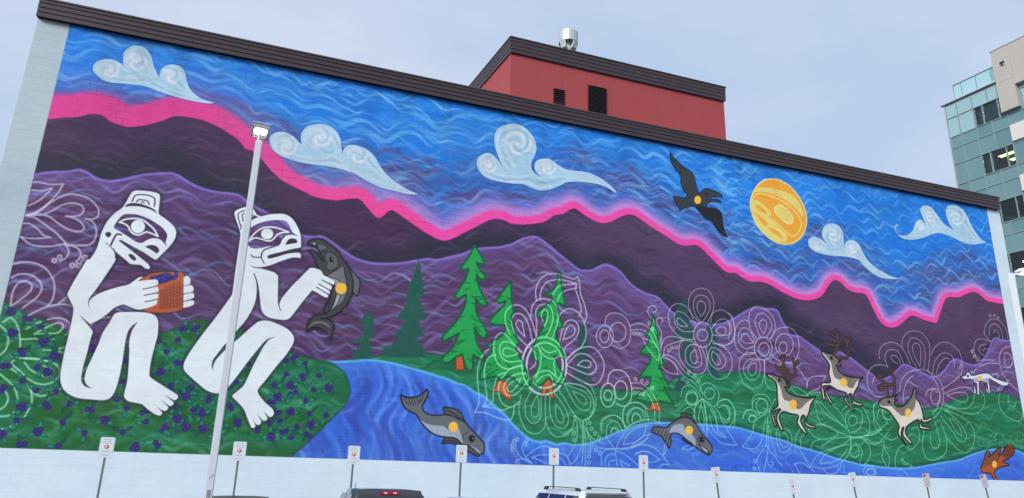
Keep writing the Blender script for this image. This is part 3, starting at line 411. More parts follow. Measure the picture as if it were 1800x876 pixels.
def waves(img, count, region, ridge, cols, length, amp, wl, wid, alpha, soft, follow=0.5, zmin=ZM0, zmax=ZM1, xmin=XM0, xmax=XM1, seed=1, vert=False, gap=.15):
    r = np.random.RandomState(seed); done = 0; tries = 0; taken = []
    wv = sum(wl) / 2
    while done < count and tries < count * 12:
        tries += 1
        cx, cz = r.uniform(xmin, xmax), r.uniform(zmin, zmax)
        ix, iy = int((cx - XM0) * PPM), int((ZM1 - cz) * PPM)
        if not (0 <= ix < PW and 0 <= iy < PH) or region[iy, ix] < 0.5: continue
        L = r.uniform(*length); A = r.uniform(*amp)
        k = (cx, cz) if not vert else (cz, cx)
        if any(abs(k[0] - q[0]) < .42 * L and abs(k[1] - q[1]) < gap for q in taken[-400:]): continue
        taken.append(k)
        n = 22; t = np.linspace(-0.5, 0.5, n) * L
        sl = slope_at(ridge, cx) * follow if ridge is not None else 0
        env = 0.65 + 0.35 * np.cos(t / L * np.pi)
        # neighbouring strokes run nearly parallel: one slowly drifting phase over the wall
        ph = 2 * np.pi * k[0] / wv + 1.4 * np.sin(k[1] * 1.1 + k[0] * .23) + 1.0 * np.sin(k[0] * .31 + 2) + r.uniform(-.7, .7)
        q = t / wv * 2 * np.pi + ph
        u = A * (np.sin(q) + .18 * np.sin(2 * q + 1)) * env
        if vert: P = np.stack([cx + u + t * r.uniform(-.35, .15), cz + t], 1)
        else: P = np.stack([cx + t, cz + u + sl * t], 1)
        col = cols[r.randint(len(cols))]
        stroke(img, tex(P), r.uniform(*wid) * PPM / 2, col, alpha * r.uniform(0.45, 1.0), soft * PPM, True, region)
        done += 1

def swirls(img, count, region, cols, rad, wid, alpha, soft, seed=1, xmin=XM0, xmax=XM1, zmin=ZM0, zmax=ZM1):
    r = np.random.RandomState(seed); done = 0; tries = 0
    while done < count and tries < count * 12:
        tries += 1
        cx, cz = r.uniform(xmin, xmax), r.uniform(zmin, zmax)
        ix, iy = int((cx - XM0) * PPM), int((ZM1 - cz) * PPM)
        if not (0 <= ix < PW and 0 <= iy < PH) or region[iy, ix] < 0.5: continue
        R = r.uniform(*rad); a0 = r.uniform(0, 6.28); tn = r.uniform(0.8, 4.5) * r.choice([-1, 1])
        t = np.linspace(0, 1, 24); a = a0 + t * tn; rr = R * (1 - 0.6 * t)
        P = np.stack([cx + rr * np.cos(a) * 1.3, cz + rr * np.sin(a) * 0.75], 1)
        stroke(img, tex(P), r.uniform(*wid) * PPM / 2, cols[r.randint(len(cols))], alpha * r.uniform(0.4, 1), soft * PPM, True, region)
        done += 1

def paint_mural():
    img = np.zeros((PH, PW, 3), np.float32)
    R1 = smooth(parse(RIDGE1), False); R2 = smooth(parse(RIDGE2), False)
    GL = smooth(parse(GREEN), False); BK = smooth(parse(BANK), False); MD = smooth(parse(MOUND), False)
    lowr, lowl = (XM1 + 3, ZM0 - 3), (XM0 - 3, ZM0 - 3)
    m1 = full_mask(R1, lowr, lowl); m2 = full_mask(R2, lowr, lowl)
    gP = smooth(parse(GREEN), False)
    mg = full_mask(gP, lowr, (gP[0, 0], ZM0 - 3)); mr = full_mask(BK, lowr, (BK[0, 0] - 4, ZM0 - 3)); mm = full_mask(MD, (MD[-1, 0] - .3, ZM0 - 3), lowl)
    d1, d2 = dist_field(R1), dist_field(R2)
    X = (XM0 + np.arange(PW) / PPM)[None, :] * np.ones((PH, 1), np.float32)
    Z = (ZM1 - np.arange(PH) / PPM)[:, None] * np.ones((1, PW), np.float32)
    n1, n2, n3 = noise(2.2, .45, 1), noise(5., 1.6, 2), noise(.9, .2, 3)
    sky = 1 - m1
    # sky
    img[:] = (30, 124, 232)
    img[:] = lerp(img, (52, 140, 238), sstep(.35, .75, n1) * .55)
    img[:] = lerp(img, (24, 108, 214), sstep(.5, .8, n3) * .6)
    lo = sstep(1.0, .25, (d1 + (n2 - .5) * 1.6) / np.interp(X, [-6, -1, 4, 10, 20, 30], [1.5, 1.7, 2.6, 2.8, 3.0, 2.4]).astype(np.float32))
    img[:] = lerp(img, (58, 92, 172), lo * (.45 + .45 * n1))
    img[:] = lerp(img, (70, 66, 128), lo * sstep(.5, .72, n1) * .75)
    waves(img, 400, sky * (X < 18), R1, [(84, 164, 244), (110, 184, 250), (66, 148, 240)], (.9, 2.6), (.08, .18), (1.0, 1.6), (.05, .18), .85, .028, .35, seed=11)
    skylo = sky * (lo > .35)
    waves(img, 420, skylo, R1, [(78, 70, 124), (84, 78, 138), (58, 80, 162)], (1.0, 2.8), (.07, .18), (.9, 1.6), (.08, .24), .55, .05, .6, seed=12)
    waves(img, 260, skylo, R1, [(60, 130, 225), (110, 160, 235), (88, 110, 200)], (.8, 2.2), (.07, .17), (.8, 1.4), (.04, .13), .8, .026, .6, seed=13)
    waves(img, 90, sky * (X < 20), R1, [(150, 205, 250)], (.6, 1.3), (.06, .14), (.7, 1.1), (.03, .07), .6, .03, .35, seed=14)
    waves(img, 90, sky, R1, [(24, 98, 210), (40, 110, 220)], (.8, 1.4), (.12, .18), (.85, 1.1), (.08, .16), .6, .04, .1, seed=17, xmin=16)
    waves(img, 210, sky, R1, [(96, 172, 246), (120, 190, 250)], (.8, 1.25), (.12, .18), (.85, 1.1), (.06, .13), .75, .03, .1, seed=15, xmin=16, gap=.3)
    # glow above the far mountains
    wp = np.interp(X, [-6, -2, 1, 5, 10, 20, 30], [.74, .62, .44, .36, .27, .23, .22]).astype(np.float32)
    dd = d1 + (n3 - .5) * .07 * np.clip(wp, 0, 1)
    lil = np.interp(X, [-6, 1, 4, 8, 30], [.12, .18, .7, 1, 1]).astype(np.float32)
    img[:] = lerp(img, (128, 120, 215), sstep(wp * 3.6, wp * 1.6, dd) * .8 * sky * lil)
    img[:] = lerp(img, (196, 140, 224), sstep(wp * 2.4, wp * 1.2, dd) * .85 * sky * lil)
    pk = lerp(np.broadcast_to(np.array((212, 66, 152), np.float32), img.shape), (252, 78, 178), sstep(-4, 9, X))
    a = (sstep(wp * 1.22, wp * .82, dd) * sky)[..., None]; img[:] = img * (1 - a) + pk * a
    waves(img, 150, sky * (d1 < 1.5) * (d1 > .4), R1, [(130, 100, 205), (90, 90, 190)], (.6, 1.6), (.03, .08), (.8, 1.4), (.02, .05), .5, .02, 1.0, seed=16)
    # far dark mountains
    base = lerp(np.broadcast_to(np.array((66, 48, 86), np.float32), img.shape), (80, 64, 104), sstep(2, 14, X))
    base = lerp(base, (70, 46, 84), sstep(.4, .75, n2) * .5)
    base = lerp(base, (42, 46, 66), sstep(.95, .05, d2 + (n2 - .5) * 1.3) * .9)
    a = m1[..., None]; img[:] = img * (1 - a) + base * a
    stroke(img, tex(R1), 1.3, (60, 30, 70), .5, .8)
    far = m1 * (1 - m2)
    waves(img, 170, far, R1, [(100, 80, 122), (94, 66, 106), (48, 36, 62)], (.7, 2.0), (.07, .17), (.9, 1.5), (.03, .09), .6, .04, .3, seed=21)
    swirls(img, 80, far, [(98, 76, 120), (92, 58, 96)], (.2, .5), (.03, .07), .4, .04, seed=22)
    # near purple mountains
    base = lerp(np.broadcast_to(np.array((74, 53, 94), np.float32), img.shape), (96, 72, 124), sstep(2, 16, X))
    base = lerp(base, (92, 58, 92), sstep(.45, .75, n2) * .45)
    base = lerp(base, (98, 82, 142), sstep(.5, .8, n1) * .4)
    a = m2[..., None]; img[:] = img * (1 - a) + base * a
    near = m2 * (1 - mg) * (1 - mm)
    waves(img, 560, near, R2, [(60, 42, 84), (70, 48, 92), (88, 56, 96)], (1.2, 3.2), (.07, .18), (1.1, 1.9), (.06, .17), .68, .032, .5, seed=31)
    waves(img, 520, near, R2, [(112, 98, 168), (122, 104, 172), (100, 84, 150)], (1.0, 2.6), (.08, .2), (1.0, 1.7), (.04, .15), .7, .032, .5, seed=32)
    waves(img, 150, near, R2, [(140, 160, 222), (126, 136, 206), (110, 170, 232)], (.7, 1.9), (.07, .17), (.9, 1.5), (.03, .09), .8, .024, .45, seed=33)
    waves(img, 60, near * (d2 < 2.6), R2, [(104, 164, 232)], (.6, 1.5), (.04, .1), (.7, 1.2), (.04, .08), .6, .04, .6, seed=34, xmax=16)
    ed = (sstep(.75, .05, d2) * m2)
    img[:] = lerp(img, (112, 94, 178), ed * .4)
    for off, al in ((.05, .85),):
        P = R2.copy(); P[:, 1] -= off
        stroke(img, tex(P), 2.6, (134, 116, 220), al, 2.2, mask=m2)
    # far green shore
    base = lerp(np.broadcast_to(np.array((34, 118, 88), np.float32), img.shape), (28, 96, 58), sstep(.45, .7, n1) * .6)
    base = lerp(base, (34, 134, 104), sstep(.55, .8, n3) * .6)
    a = mg[..., None]; img[:] = img * (1 - a) + base * a
    land = mg * (1 - mr)
    waves(img, 520, land, GL, [(70, 176, 142), (52, 152, 120), (22, 84, 56), (28, 96, 46)], (.6, 2.0), (.07, .17), (.8, 1.4), (.03, .12), .65, .04, .4, seed=41)
    waves(img, 90, land, GL, [(124, 214, 184)], (.5, 1.3), (.04, .1), (.5, 1.0), (.02, .06), .55, .03, .3, seed=42)
    stroke(img, tex(GL), 2.2, (24, 84, 62), .7, 2.0)
    # trees in the distance
    for i, s in enumerate(DARKTREES):
        T = tex(smooth(parse(s), n=3))
        fill(img, T, (30, 88, 80) if i < 2 else (38, 78, 86), .93)
        stroke(img, np.vstack([T, T[:1]]), 1.0, (32, 96, 80), .5, 2.0)
        r = np.random.RandomState(i); c = T.mean(0); s0 = (T.max(0) - T.min(0))
        mk = np.zeros((PH, PW), np.float32); q = fill_mask(T); mk[q[2]:q[2]+q[0].shape[0], q[1]:q[1]+q[0].shape[1]] = q[0]
        for k in range(26):
            p = c + (r.rand(2) - .5) * s0 * .9; l = r.uniform(6, 22)
            stroke(img, [p, p + [r.uniform(-6, 6), l]], .9, (40, 112, 88) if k % 3 else (24, 70, 66), .6, 1.2, True, mk)
    # river
    base = lerp(np.broadcast_to(np.array((54, 104, 222), np.float32), img.shape), (60, 90, 206), sstep(.4, .7, n2) * .6)
    base = lerp(base, (48, 112, 220), sstep(.5, .8, n1) * .5)
    a = mr[..., None]; img[:] = img * (1 - a) + base * a
    rv = mr * (1 - mm)
    waves(img, 190, rv, None, [(84, 138, 238), (76, 130, 238), (112, 162, 248)], (1.3, 3.2), (.10, .26), (1.4, 2.4), (.05, .15), .7, .05, seed=51, xmax=10.5, vert=True)
    waves(img, 110, rv, None, [(42, 70, 172), (52, 66, 166)], (1.2, 3.0), (.10, .26), (1.4, 2.4), (.08, .22), .65, .06, seed=52, xmax=10.5, vert=True)
    waves(img, 420, rv, BK, [(84, 138, 238), (70, 122, 230), (46, 76, 180), (96, 150, 240)], (.9, 2.4), (.07, .18), (1.0, 1.7), (.05, .14), .62, .04, .5, seed=53, xmin=9)
    swirls(img, 90, rv, [(84, 138, 238), (104, 160, 244), (48, 80, 184)], (.2, .5), (.03, .08), .5, .04, seed=54)
    dB = dist_field(BK)
    img[:] = lerp(img, (24, 70, 66), sstep(.22, .04, dB) * land * sstep(9, 14, X) * .8)
    img[:] = lerp(img, (72, 138, 240), sstep(.5, .05, dB) * mr * .5)
    stroke(img, tex(BK), 2.8, (88, 176, 248), .9, 1.6)
    # near green mound with its berries
    base = lerp(np.broadcast_to(np.array((30, 104, 72), np.float32), img.shape), (32, 94, 42), sstep(.42, .65, n1) * .8)
    base = lerp(base, (40, 136, 112), sstep(.55, .8, n2) * .6)
    dM = dist_field(MD)
    base = lerp(base, (20, 62, 44), sstep(.3, .05, dM) * sstep(4, 7, X) * .8)
    a = mm[..., None]; img[:] = img * (1 - a) + base * a
    waves(img, 300, mm, None, [(60, 158, 124), (44, 134, 100), (26, 84, 40), (30, 96, 70)], (.6, 2.0), (.08, .18), (.8, 1.5), (.05, .16), .65, .06, seed=61, xmax=8)
    waves(img, 46, mm, None, [(108, 190, 164)], (.5, 1.4), (.06, .15), (.7, 1.2), (.03, .07), .55, .04, seed=62, xmax=8)
    swirls(img, 40, mm, [(66, 160, 126), (90, 176, 150)], (.25, .5), (.04, .09), .45, .05, seed=63, xmax=8)
    stroke(img, tex(MD), 1.8, (22, 74, 52), .7, 1.6)
    FC = np.broadcast_to(np.array((206, 206, 236), np.float32), img.shape).copy()
    for m, c in ((m1 * (1 - m2), (178, 180, 204)), (mg, (132, 222, 190)), (mr, (150, 196, 250)), (mm, (166, 232, 206))): FC[:] = lerp(FC, c, m)
    return img, FC

def paint_figures(img, FC):
    FW = (212, 228, 245)
    # flower outlines
    for s in FLORAL.replace('\n', '|').split('|'):
        if not s.strip(): continue
        line(img, s, .046 if s[0] in 'PUWM' else .032, FC, .66)
    for s in RINGS.split():
        T = ell(s); stroke(img, np.vstack([T, T[:1]]), (.034 if s[:7] in ('M:427,5', 'M:430,5') else .024 if s[0] in 'PM' else .017) * PPM, (196, 220, 244) if s[:7] in ('M:427,5', 'M:430,5') else FC, .85 if s[:7] in ('M:427,5', 'M:430,5') else .68, .6)
    # bright trees
    for i, (crown, trunk) in enumerate(TREES):
        if i == 3: pass
        fill(img, trunk, (196, 92, 58)); line(img, trunk, .04, (120, 50, 40), .7, True)
        T = tex(smooth(parse(crown), n=4))
        fill(img, T, (34, 158, 84))
        stroke(img, np.vstack([T, T[:1]]), .035 * PPM, (20, 92, 62), .95, .8)
        q = fill_mask(T); mk = np.zeros((PH, PW), np.float32); mk[q[2]:q[2]+q[0].shape[0], q[1]:q[1]+q[0].shape[1]] = q[0]
        r = np.random.RandomState(50 + i); s0, lo = T.max(0) - T.min(0), T.min(0); k = 0
        while k < 46:
            p = lo + r.rand(2) * s0; iy, ix = int(p[1]), int(p[0])
            if not (0 <= ix < PW and 0 <= iy < PH) or mk[iy, ix] < .9: continue
            k += 1; sgn = -1 if p[0] < T[:, 0].mean() else 1
            l = r.uniform(10, 24); t = np.linspace(0, 1, 6)
            P = np.stack([p[0] + sgn * l * t, p[1] + l * .55 * t ** 2 * r.choice([1, 1, -.4])], 1)
            stroke(img, P, .9, (16, 84, 54), .9, .6, False, mk)
            stroke(img, np.stack([P[:, 0] - sgn * 3 * t, P[:, 1] + 5 * (1 - t)], 1)[2:], .7, (24, 112, 66), .6, .8, False, mk)
        if i:   # flower lines run over these crowns
            pass
    crowns = np.zeros((PH, PW), np.float32)
    for crown, trunk in TREES:
        q = fill_mask(tex(smooth(parse(crown), n=3))); sl = (slice(q[2], q[2] + q[0].shape[0]), slice(q[1], q[1] + q[0].shape[1])); crowns[sl] = np.maximum(crowns[sl], q[0])
        q = fill_mask(tex(smooth(parse(trunk), n=3))); sl = (slice(q[2], q[2] + q[0].shape[0]), slice(q[1], q[1] + q[0].shape[1])); crowns[sl] = np.maximum(crowns[sl], q[0])
    for s in FLORAL.replace('\n', '|').split('|'):
        if s[:1] in ('M', 'N', 'X'):
            P = smooth(parse(s), False); stroke(img, tex(P), (.022 if s[0] == 'M' else .016) * PPM, (150, 240, 190), .7, .6, mask=crowns)
    for s in RINGS.split():
        if s[:1] in ('M', 'N'):
            T = ell(s); stroke(img, np.vstack([T, T[:1]]), .024 * PPM, (150, 240, 190), .8, .6, mask=crowns)
    # berries
    r = np.random.RandomState(5)
    for q in parse(BERRIES):
        P = tex(np.array([wall_pt(q[0], q[1])]))[0]
        k = r.choice([1, 1, 2, 3]); R = 4.9
        a0 = r.uniform(0, 6.28)
        for j in range(r.choice([2, 2, 3])):
            a = a0 + j * 2.1 + r.uniform(-.3, .3); l = r.uniform(13, 18); d = np.array([np.cos(a), np.sin(a)]); nrm = np.array([-d[1], d[0]])
            b0 = P + d * 6
            leaf = np.array([b0, b0 + d*l*.3 + nrm*3.6, b0 + d*l*.6 + nrm*3.3, b0 + d*l, b0 + d*l*.6 - nrm*3.3, b0 + d*l*.3 - nrm*3.6])
            col = ((34, 138, 132), (20, 92, 82), (40, 150, 118))[r.randint(3)]
            fill(img, leaf, col, .95)
            stroke(img, np.vstack([leaf, leaf[:1]]), .8, (14, 62, 66), .8, .6)
            stroke(img, [b0, b0 + d * l], .5, (14, 62, 66), .6, .6)
        for j in range(k):
            a = a0 + 1 + j * 6.28 / k; c = P + (np.array([np.cos(a), np.sin(a)]) * (R * .9) if k > 1 else 0)
            t = np.linspace(0, 6.283, 15)
            C = c + np.stack([np.cos(t), np.sin(t)], 1) * R
            stroke(img, C, 1.5, (96, 84, 176), .5, 1.4); fill(img, C[:-1], (70, 60, 150)); stroke(img, C, 1.0, (34, 26, 92), .95, .7)
            C2 = c + np.stack([np.cos(t * .75 + a), np.sin(t * .75 + a)], 1) * R * .45
            stroke(img, C2, .8, (30, 22, 82), .9, .6)
    # clouds
    for out, cen in CLOUDS:
        T = tex(smooth(parse(out), n=6)); q = fill_mask(T)
        mk = np.zeros((PH, PW), np.float32); mk[q[2]:q[2]+q[0].shape[0], q[1]:q[1]+q[0].shape[1]] = q[0]
        stroke(img, np.vstack([T, T[:1]]), 2.0, (26, 84, 190), .35, 3.0)
        fill(img, T, (160, 202, 236))
        rr = np.random.RandomState(len(out))
        k, rest = cen.split(':')
        ctr = T.mean(0)
        for off in (10, 22, 36):          # bands that follow the outline
            P = T + (ctr - T) / (np.linalg.norm(ctr - T, axis=1)[:, None] + 1) * off
            stroke(img, np.vstack([P, P[:1]]), 2.6, (204, 226, 242) if off != 22 else (124, 176, 226), .6, 4.0, mask=mk)
        for tok in rest.split():
            x, y, rad = [float(v) for v in tok.split(',')]; ox, oy, sc = CROP[k]
            c = tex(np.array([wall_pt(ox + x / sc, oy + y / sc)]))[0]; e = tex(np.array([wall_pt(ox + (x + rad) / sc, oy + y / sc)]))[0]
            e2 = tex(np.array([wall_pt(ox + x / sc, oy + (y + rad) / sc)]))[0]
            ux, uy = e - c, e2 - c
            for j, (col, al, w) in enumerate((((206, 222, 242), .75, 8.0), ((118, 170, 224), .6, 3.6), ((226, 232, 244), .75, 4.6))):
                t = np.linspace(0, 1, 44); a = 2.4 + j * 1.3 + t * 6.2; rr_ = (1 - t * .93)
                P = c + ux * (rr_ * np.cos(a))[:, None] + uy * (rr_ * np.sin(a))[:, None]
                stroke(img, P, w, col, al, 3.2, True, mk)
            fill(img, c + (ux * np.cos(np.linspace(0, 6, 14))[:, None] + uy * np.sin(np.linspace(0, 6, 14))[:, None]) * .13, (232, 236, 244), .7)
        lo, s0 = T.min(0), T.max(0) - T.min(0)
        for j in range(26):
            p = lo + rr.rand(2) * s0; L = rr.uniform(20, 60); t = np.linspace(0, 1, 12)
            P = np.stack([p[0] + L * t, p[1] + 6 * np.sin(t * 5 + j) + L * .22 * t], 1)
            stroke(img, P, rr.uniform(1.5, 3.5), ((116, 172, 224), (220, 230, 244), (150, 208, 240))[j % 3], .6, 2.6, True, mk)
    # sun
    Y1, Y2 = (220, 208, 122), (242, 166, 62)
    T = tex(smooth(parse(DISC))); fill(img, T, Y2)
    q = fill_mask(T)
    for s in DISC_PALE: fill(img, s, Y1)
    for s in DISC_ORANGE: fill(img, s, Y2)
    line(img, DISC_LINE, .05, (236, 222, 140), .9)
    fill(img, DISC_OVAL, Y1); line(img, DISC_OVAL, .05, (240, 228, 150), .9, True)
    stroke(img, np.vstack([T, T[:1]]), 2.2, (236, 226, 140), .95, .8)
    OR = (250, 188, 78)
    def outl(s, w=.035, col=(26, 24, 34), a=.9): line(img, s, w, col, a, True)
    def disc(s): fill(img, ell(s), OR)
    # raven
    outl(RAVEN, .06, (20, 70, 150), .5); fill(img, RAVEN, (52, 62, 74)); fill(img, RAVEN_LOW, (34, 38, 48)); outl(RAVEN, .03, (24, 26, 32))
    disc("I:323,446;31,37"); T = ell("I:323,446;31,37"); stroke(img, np.vstack([T, T[:1]]), 1, (60, 40, 20), .7, .6)
    fill(img, ell("I:402,388;13,12"), (14, 14, 18)); fill(img, ell("I:406,384;3,3"), (150, 160, 170))
    # the two squatting figures
    for outs, holes in (([FIG1_BODY, FIG1_HEAD], FIG1_HOLES), ([FIG2], FIG2_HOLES)):
        for s in outs: line(img, s, .13, (44, 34, 60), .55, True, soft=4)
    fill(img, FIG1_BODY, FW); fill(img, FIG1_HEAD, FW, holes=FIG1_HOLES)
    DK = (58, 46, 74)
    for s in FIG1_DARK: fill(img, s, DK)
    for s in FIG1_LINE: w, q_ = s.split(';', 1); line(img, q_, float(w) / 5.84 / 50, DK)
    fill(img, FIG1_EYE[0], (70, 54, 92), .8); line(img, FIG1_EYE[0], .045, FW, 1, True); fill(img, ell(FIG1_EYE[1]), FW)
    fill(img, FIG2, FW, holes=FIG2_HOLES)
    for s in FIG2_DARK: fill(img, s, DK)
    for s in FIG2_LINE: w, q_ = s.split(';', 1); line(img, q_, float(w) / 5.84 / 50, DK)
    fill(img, FIG2_EYE[0], (84, 62, 104), .8); line(img, FIG2_EYE[0], .045, FW, 1, True); fill(img, ell(FIG2_EYE[1]), FW)
    # basket
    outl(BASKET, .06, (60, 34, 40), .5); fill(img, BASKET, (176, 88, 58)); fill(img, "B:1050,280* 1110,235 1250,185* 1262,440 1180,460 1040,455*", (150, 76, 56), .6)
    fill(img, BASKET_IN, (48, 44, 118)); r = np.random.RandomState(3)
    for k in range(46):
        u = r.rand(); x = 955 + 255 * u; y = 186 - 52 * u + r.uniform(-34, 22)
        T = ell("B:%.0f,%.0f;17,17" % (x, y)); fill(img, T, (64, 66, 158)); stroke(img, np.vstack([T, T[:1]]), .5, (30, 26, 84), .9, .6)
    for k in range(7):
        x = 1050 + k * 31; line(img, "B:%d,%d %d,%d %d,%d" % (x, 285 - k * 14, x + 6, 370, x - 2, 452 - k * 2), .018, (112, 54, 42), .8)
    for k in range(7):
        y = 290 + k * 26; line(img, "B:1045,%d 1150,%d 1262,%d" % (y, y - 18, y - 58 if k < 4 else y - 30), .018, (112, 54, 42), .8)
    # hand over the basket
    fill(img, "B:835,188* 930,178 1005,172 1025,180 1030,210 1010,232 885,265* 1010,240 1030,250 1033,280 1015,298 960,315 895,325* 1010,308 1028,315 1030,345 1010,362 960,378 905,385* 990,368 1018,372 1020,395 1005,415 960,435 890,455 830,460 700,412* 700,260*", FW)
    for s in ("B:885,265 950,252 1012,234", "B:895,325 960,312 1015,300", "B:905,385 960,376 1012,362"): line(img, s, .03, (90, 50, 56), .9)
    for s in FINGERS1: fill(img, s, FW)
    # salmon in the hand
    line(img, SALMON1, .1, (34, 28, 46), .5, True, soft=3)
    for s, c in SALMON1_PARTS[:1]: fill(img, s, c); outl(s)
    fill(img, SALMON1, (62, 68, 76)); outl(SALMON1)
    for s, c in SALMON1_PARTS[1:]: fill(img, s, c); outl(s, .02)
    fill(img, SALMON1_TAIL, (108, 108, 116)); 
    for k in range(22):
        u = k / 21; x = 105 + 158 * u; y0 = 740 - 46 * np.sin(u * 2.6) - 14 + 50 * u; line(img, "G:%.0f,%.0f %.0f,%.0f" % (x + 8, y0 + 12, x, y0 + 58 - 6 * u), .02, (30, 30, 38), .85)
    fill(img, "G:240,185* 275,205 300,262* 262,245", (84, 90, 98)); fill(img, ell("G:274,226;17,20"), (16, 16, 22)); fill(img, ell("G:281,222;4,4"), (200, 210, 220)); fill(img, ell("G:142,103;7,6"), (200, 214, 224))
    disc("G:348,448;44,43")
    fill(img, "G:130,288* 190,308 215,345 250,362 290,385 298,400 288,422 265,415 200,382* 270,425 278,440 270,455 255,460 178,412* 255,465 262,480 255,490 235,485 160,437* 240,492 248,505 240,516 225,515 165,480 120,457*", FW)
    for s in ("G:200,382 240,402 285,422", "G:178,412 220,438 262,462", "G:160,437 205,466 250,492"): line(img, s, .03, (50, 42, 66), .9)
    # river salmon
    for body, parts, belly, gc in ((SALMON2, SALMON2_PARTS, SALMON2_BELLY, (92, 102, 114)), (SALMON3, SALMON3_PARTS, SALMON3_BELLY, (96, 102, 112))):
        for s, c, _ in parts: fill(img, s, c); outl(s, .04)
        fill(img, body, gc); fill(img, belly, (148, 164, 192)); outl(body, .045)
    for s in ("H:140,160 150,200 190,240", "H:175,160 195,200 210,235", "H:210,160 225,200 240,238", "H:245,155 255,200 265,235", "H:280,155 290,190 295,225", "H:320,140 318,180 312,220", "H:350,125 345,160 330,200",
              "H:605,280 660,310 740,360 800,410", "H:600,310 680,330 760,380", "H:590,650 650,640 760,660", "H:580,668 660,655 770,680", "H:805,640 800,600 830,560 870,545",
              "O:245,395 235,440", "O:275,390 260,440", "O:310,395 290,450", "O:350,410 320,470", "O:380,430 350,500", "O:400,450 375,540", "O:420,480 400,580",
              "O:570,240 640,280 690,340", "O:590,530 660,570", "O:600,515 670,560"): line(img, s, .03, (40, 44, 58), .8)
    fill(img, ell("H:903,622;40,44"), (60, 68, 78)); fill(img, ell("H:903,622;30,34"), (16, 16, 22)); fill(img, ell("H:916,622;6,7"), (190, 200, 220))
    fill(img, ell("O:762,515;48,50"), (70, 76, 86), .8); fill(img, ell("O:775,517;26,28"), (16, 16, 22)); fill(img, ell("O:784,517;5,5"), (190, 200, 220))
    fill(img, "O:742,570* 765,580 840,640 845,668* 800,645", (170, 180, 205)); outl("O:742,570* 765,580 840,640 845,668* 800,645", .03)
    fill(img, "H:862,690* 930,722 990,765 1012,795* 990,790 930,740", (150, 170, 205))
    disc("H:694,490;55,58"); disc("O:635,415;42,49")
    # caribou
    for c in CARIBOU:
        for s in c['antler'].split('|'): line(img, s, .13, (38, 28, 34), .95); 
        for s in c['antler'].split('|'): line(img, s, .07, (92, 66, 62), .95)
        fill(img, c['body'], (208, 208, 204)); fill(img, c['grey'], (116, 114, 114)); outl(c['body'], .06, (32, 28, 34), .95)
        disc(c['disc']); fill(img, ell(c['eye']), (14, 14, 18))
        T = ell(c['eye']); stroke(img, [T.mean(0) + [5, 1], T.mean(0) + [10, 9]], 1, (14, 14, 18), .9)
    fill(img, FOX, (206, 218, 244)); fill(img, FOX_GREY, (150, 158, 172), .8); outl(FOX, .045, (34, 28, 50)); disc("K:738,163;14,16"); fill(img, ell("K:662,150;7,8"), (18, 20, 30))
    fill(img, BEAVER, (164, 82, 42)); fill(img, BEAVER_DARK, (116, 74, 52), .9); fill(img, BEAVER_TAIL, (132, 72, 48))
    for k in range(6): line(img, "K:%d,605 %d,665" % (905 + k * 11, 890 + k * 12), .025, (66, 34, 28), .9)
    for k in range(5): line(img, "K:%d,%d %d,%d" % (900 - k * 2, 612 + k * 13, 955 - k * 3, 600 + k * 14), .025, (66, 34, 28), .9)
    outl(BEAVER, .05, (50, 26, 24)); disc("K:832,716;16,22")
    for s in SIGNATURE.split('|'): line(img, s, .035, (74, 172, 146), .62)
    # fur of brush marks that breaks up the flat paint
    n = noise(.25, .12, 91, 2)[..., None]; n2 = noise(1.6, .8, 92)[..., None]
    img *= .95 + .05 * n + .05 * n2
    st = noise(.35, 9., 93, 2); Zz = (np.arange(PH) / PPM)[:, None]
    img *= (1 - .10 * np.clip((st - .52) * 5, 0, 1) * np.exp(-Zz / 1.6))[..., None]
    pt = noise(3.5, 1.4, 94, 3); g_ = img.mean(2, keepdims=True); k_ = (.10 * np.clip((pt - .5) * 4, 0, 1))[..., None]
    img[:] = img * (1 - k_) + (g_ * .5 + 70) * k_
    # thin, worn paint: faint scuffs and primer showing on the pale figures
    return np.clip(img, 0, 255)
# ------------------------------------------------------------------ ground
asphalt = mat('asphalt', (.055, .056, .06), .9, var=.25, scale=.8, bump=.3)
concrete = mat('concrete', (.36, .36, .35), .85, var=.12, scale=1.5, bump=.2)
line_paint = mat('line_paint', (.72, .72, .70), .7, var=.1, scale=6)
g = MB()
for ix in range(-5, 5):
    for iy in range(-5, 5): g.poly([(ix*600, iy*600, 0), (ix*600+600, iy*600, 0), (ix*600+600, iy*600+600, 0), (ix*600, iy*600+600, 0)])
tag(g.build('ground', asphalt), kind='structure')
tag(MB().box(-12, 36, 20.0, 21.44, 0.002, .13).build('pavement', concrete, bevel=.01), kind='structure')
ln = MB()
for k in range(-4, 12): ln.box(1.82 + k*2.75 - .05, 1.82 + k*2.75 + .05, 14.4, 19.9, .003, .007)
tag(ln.build('painted_stall_lines', line_paint), kind='structure')

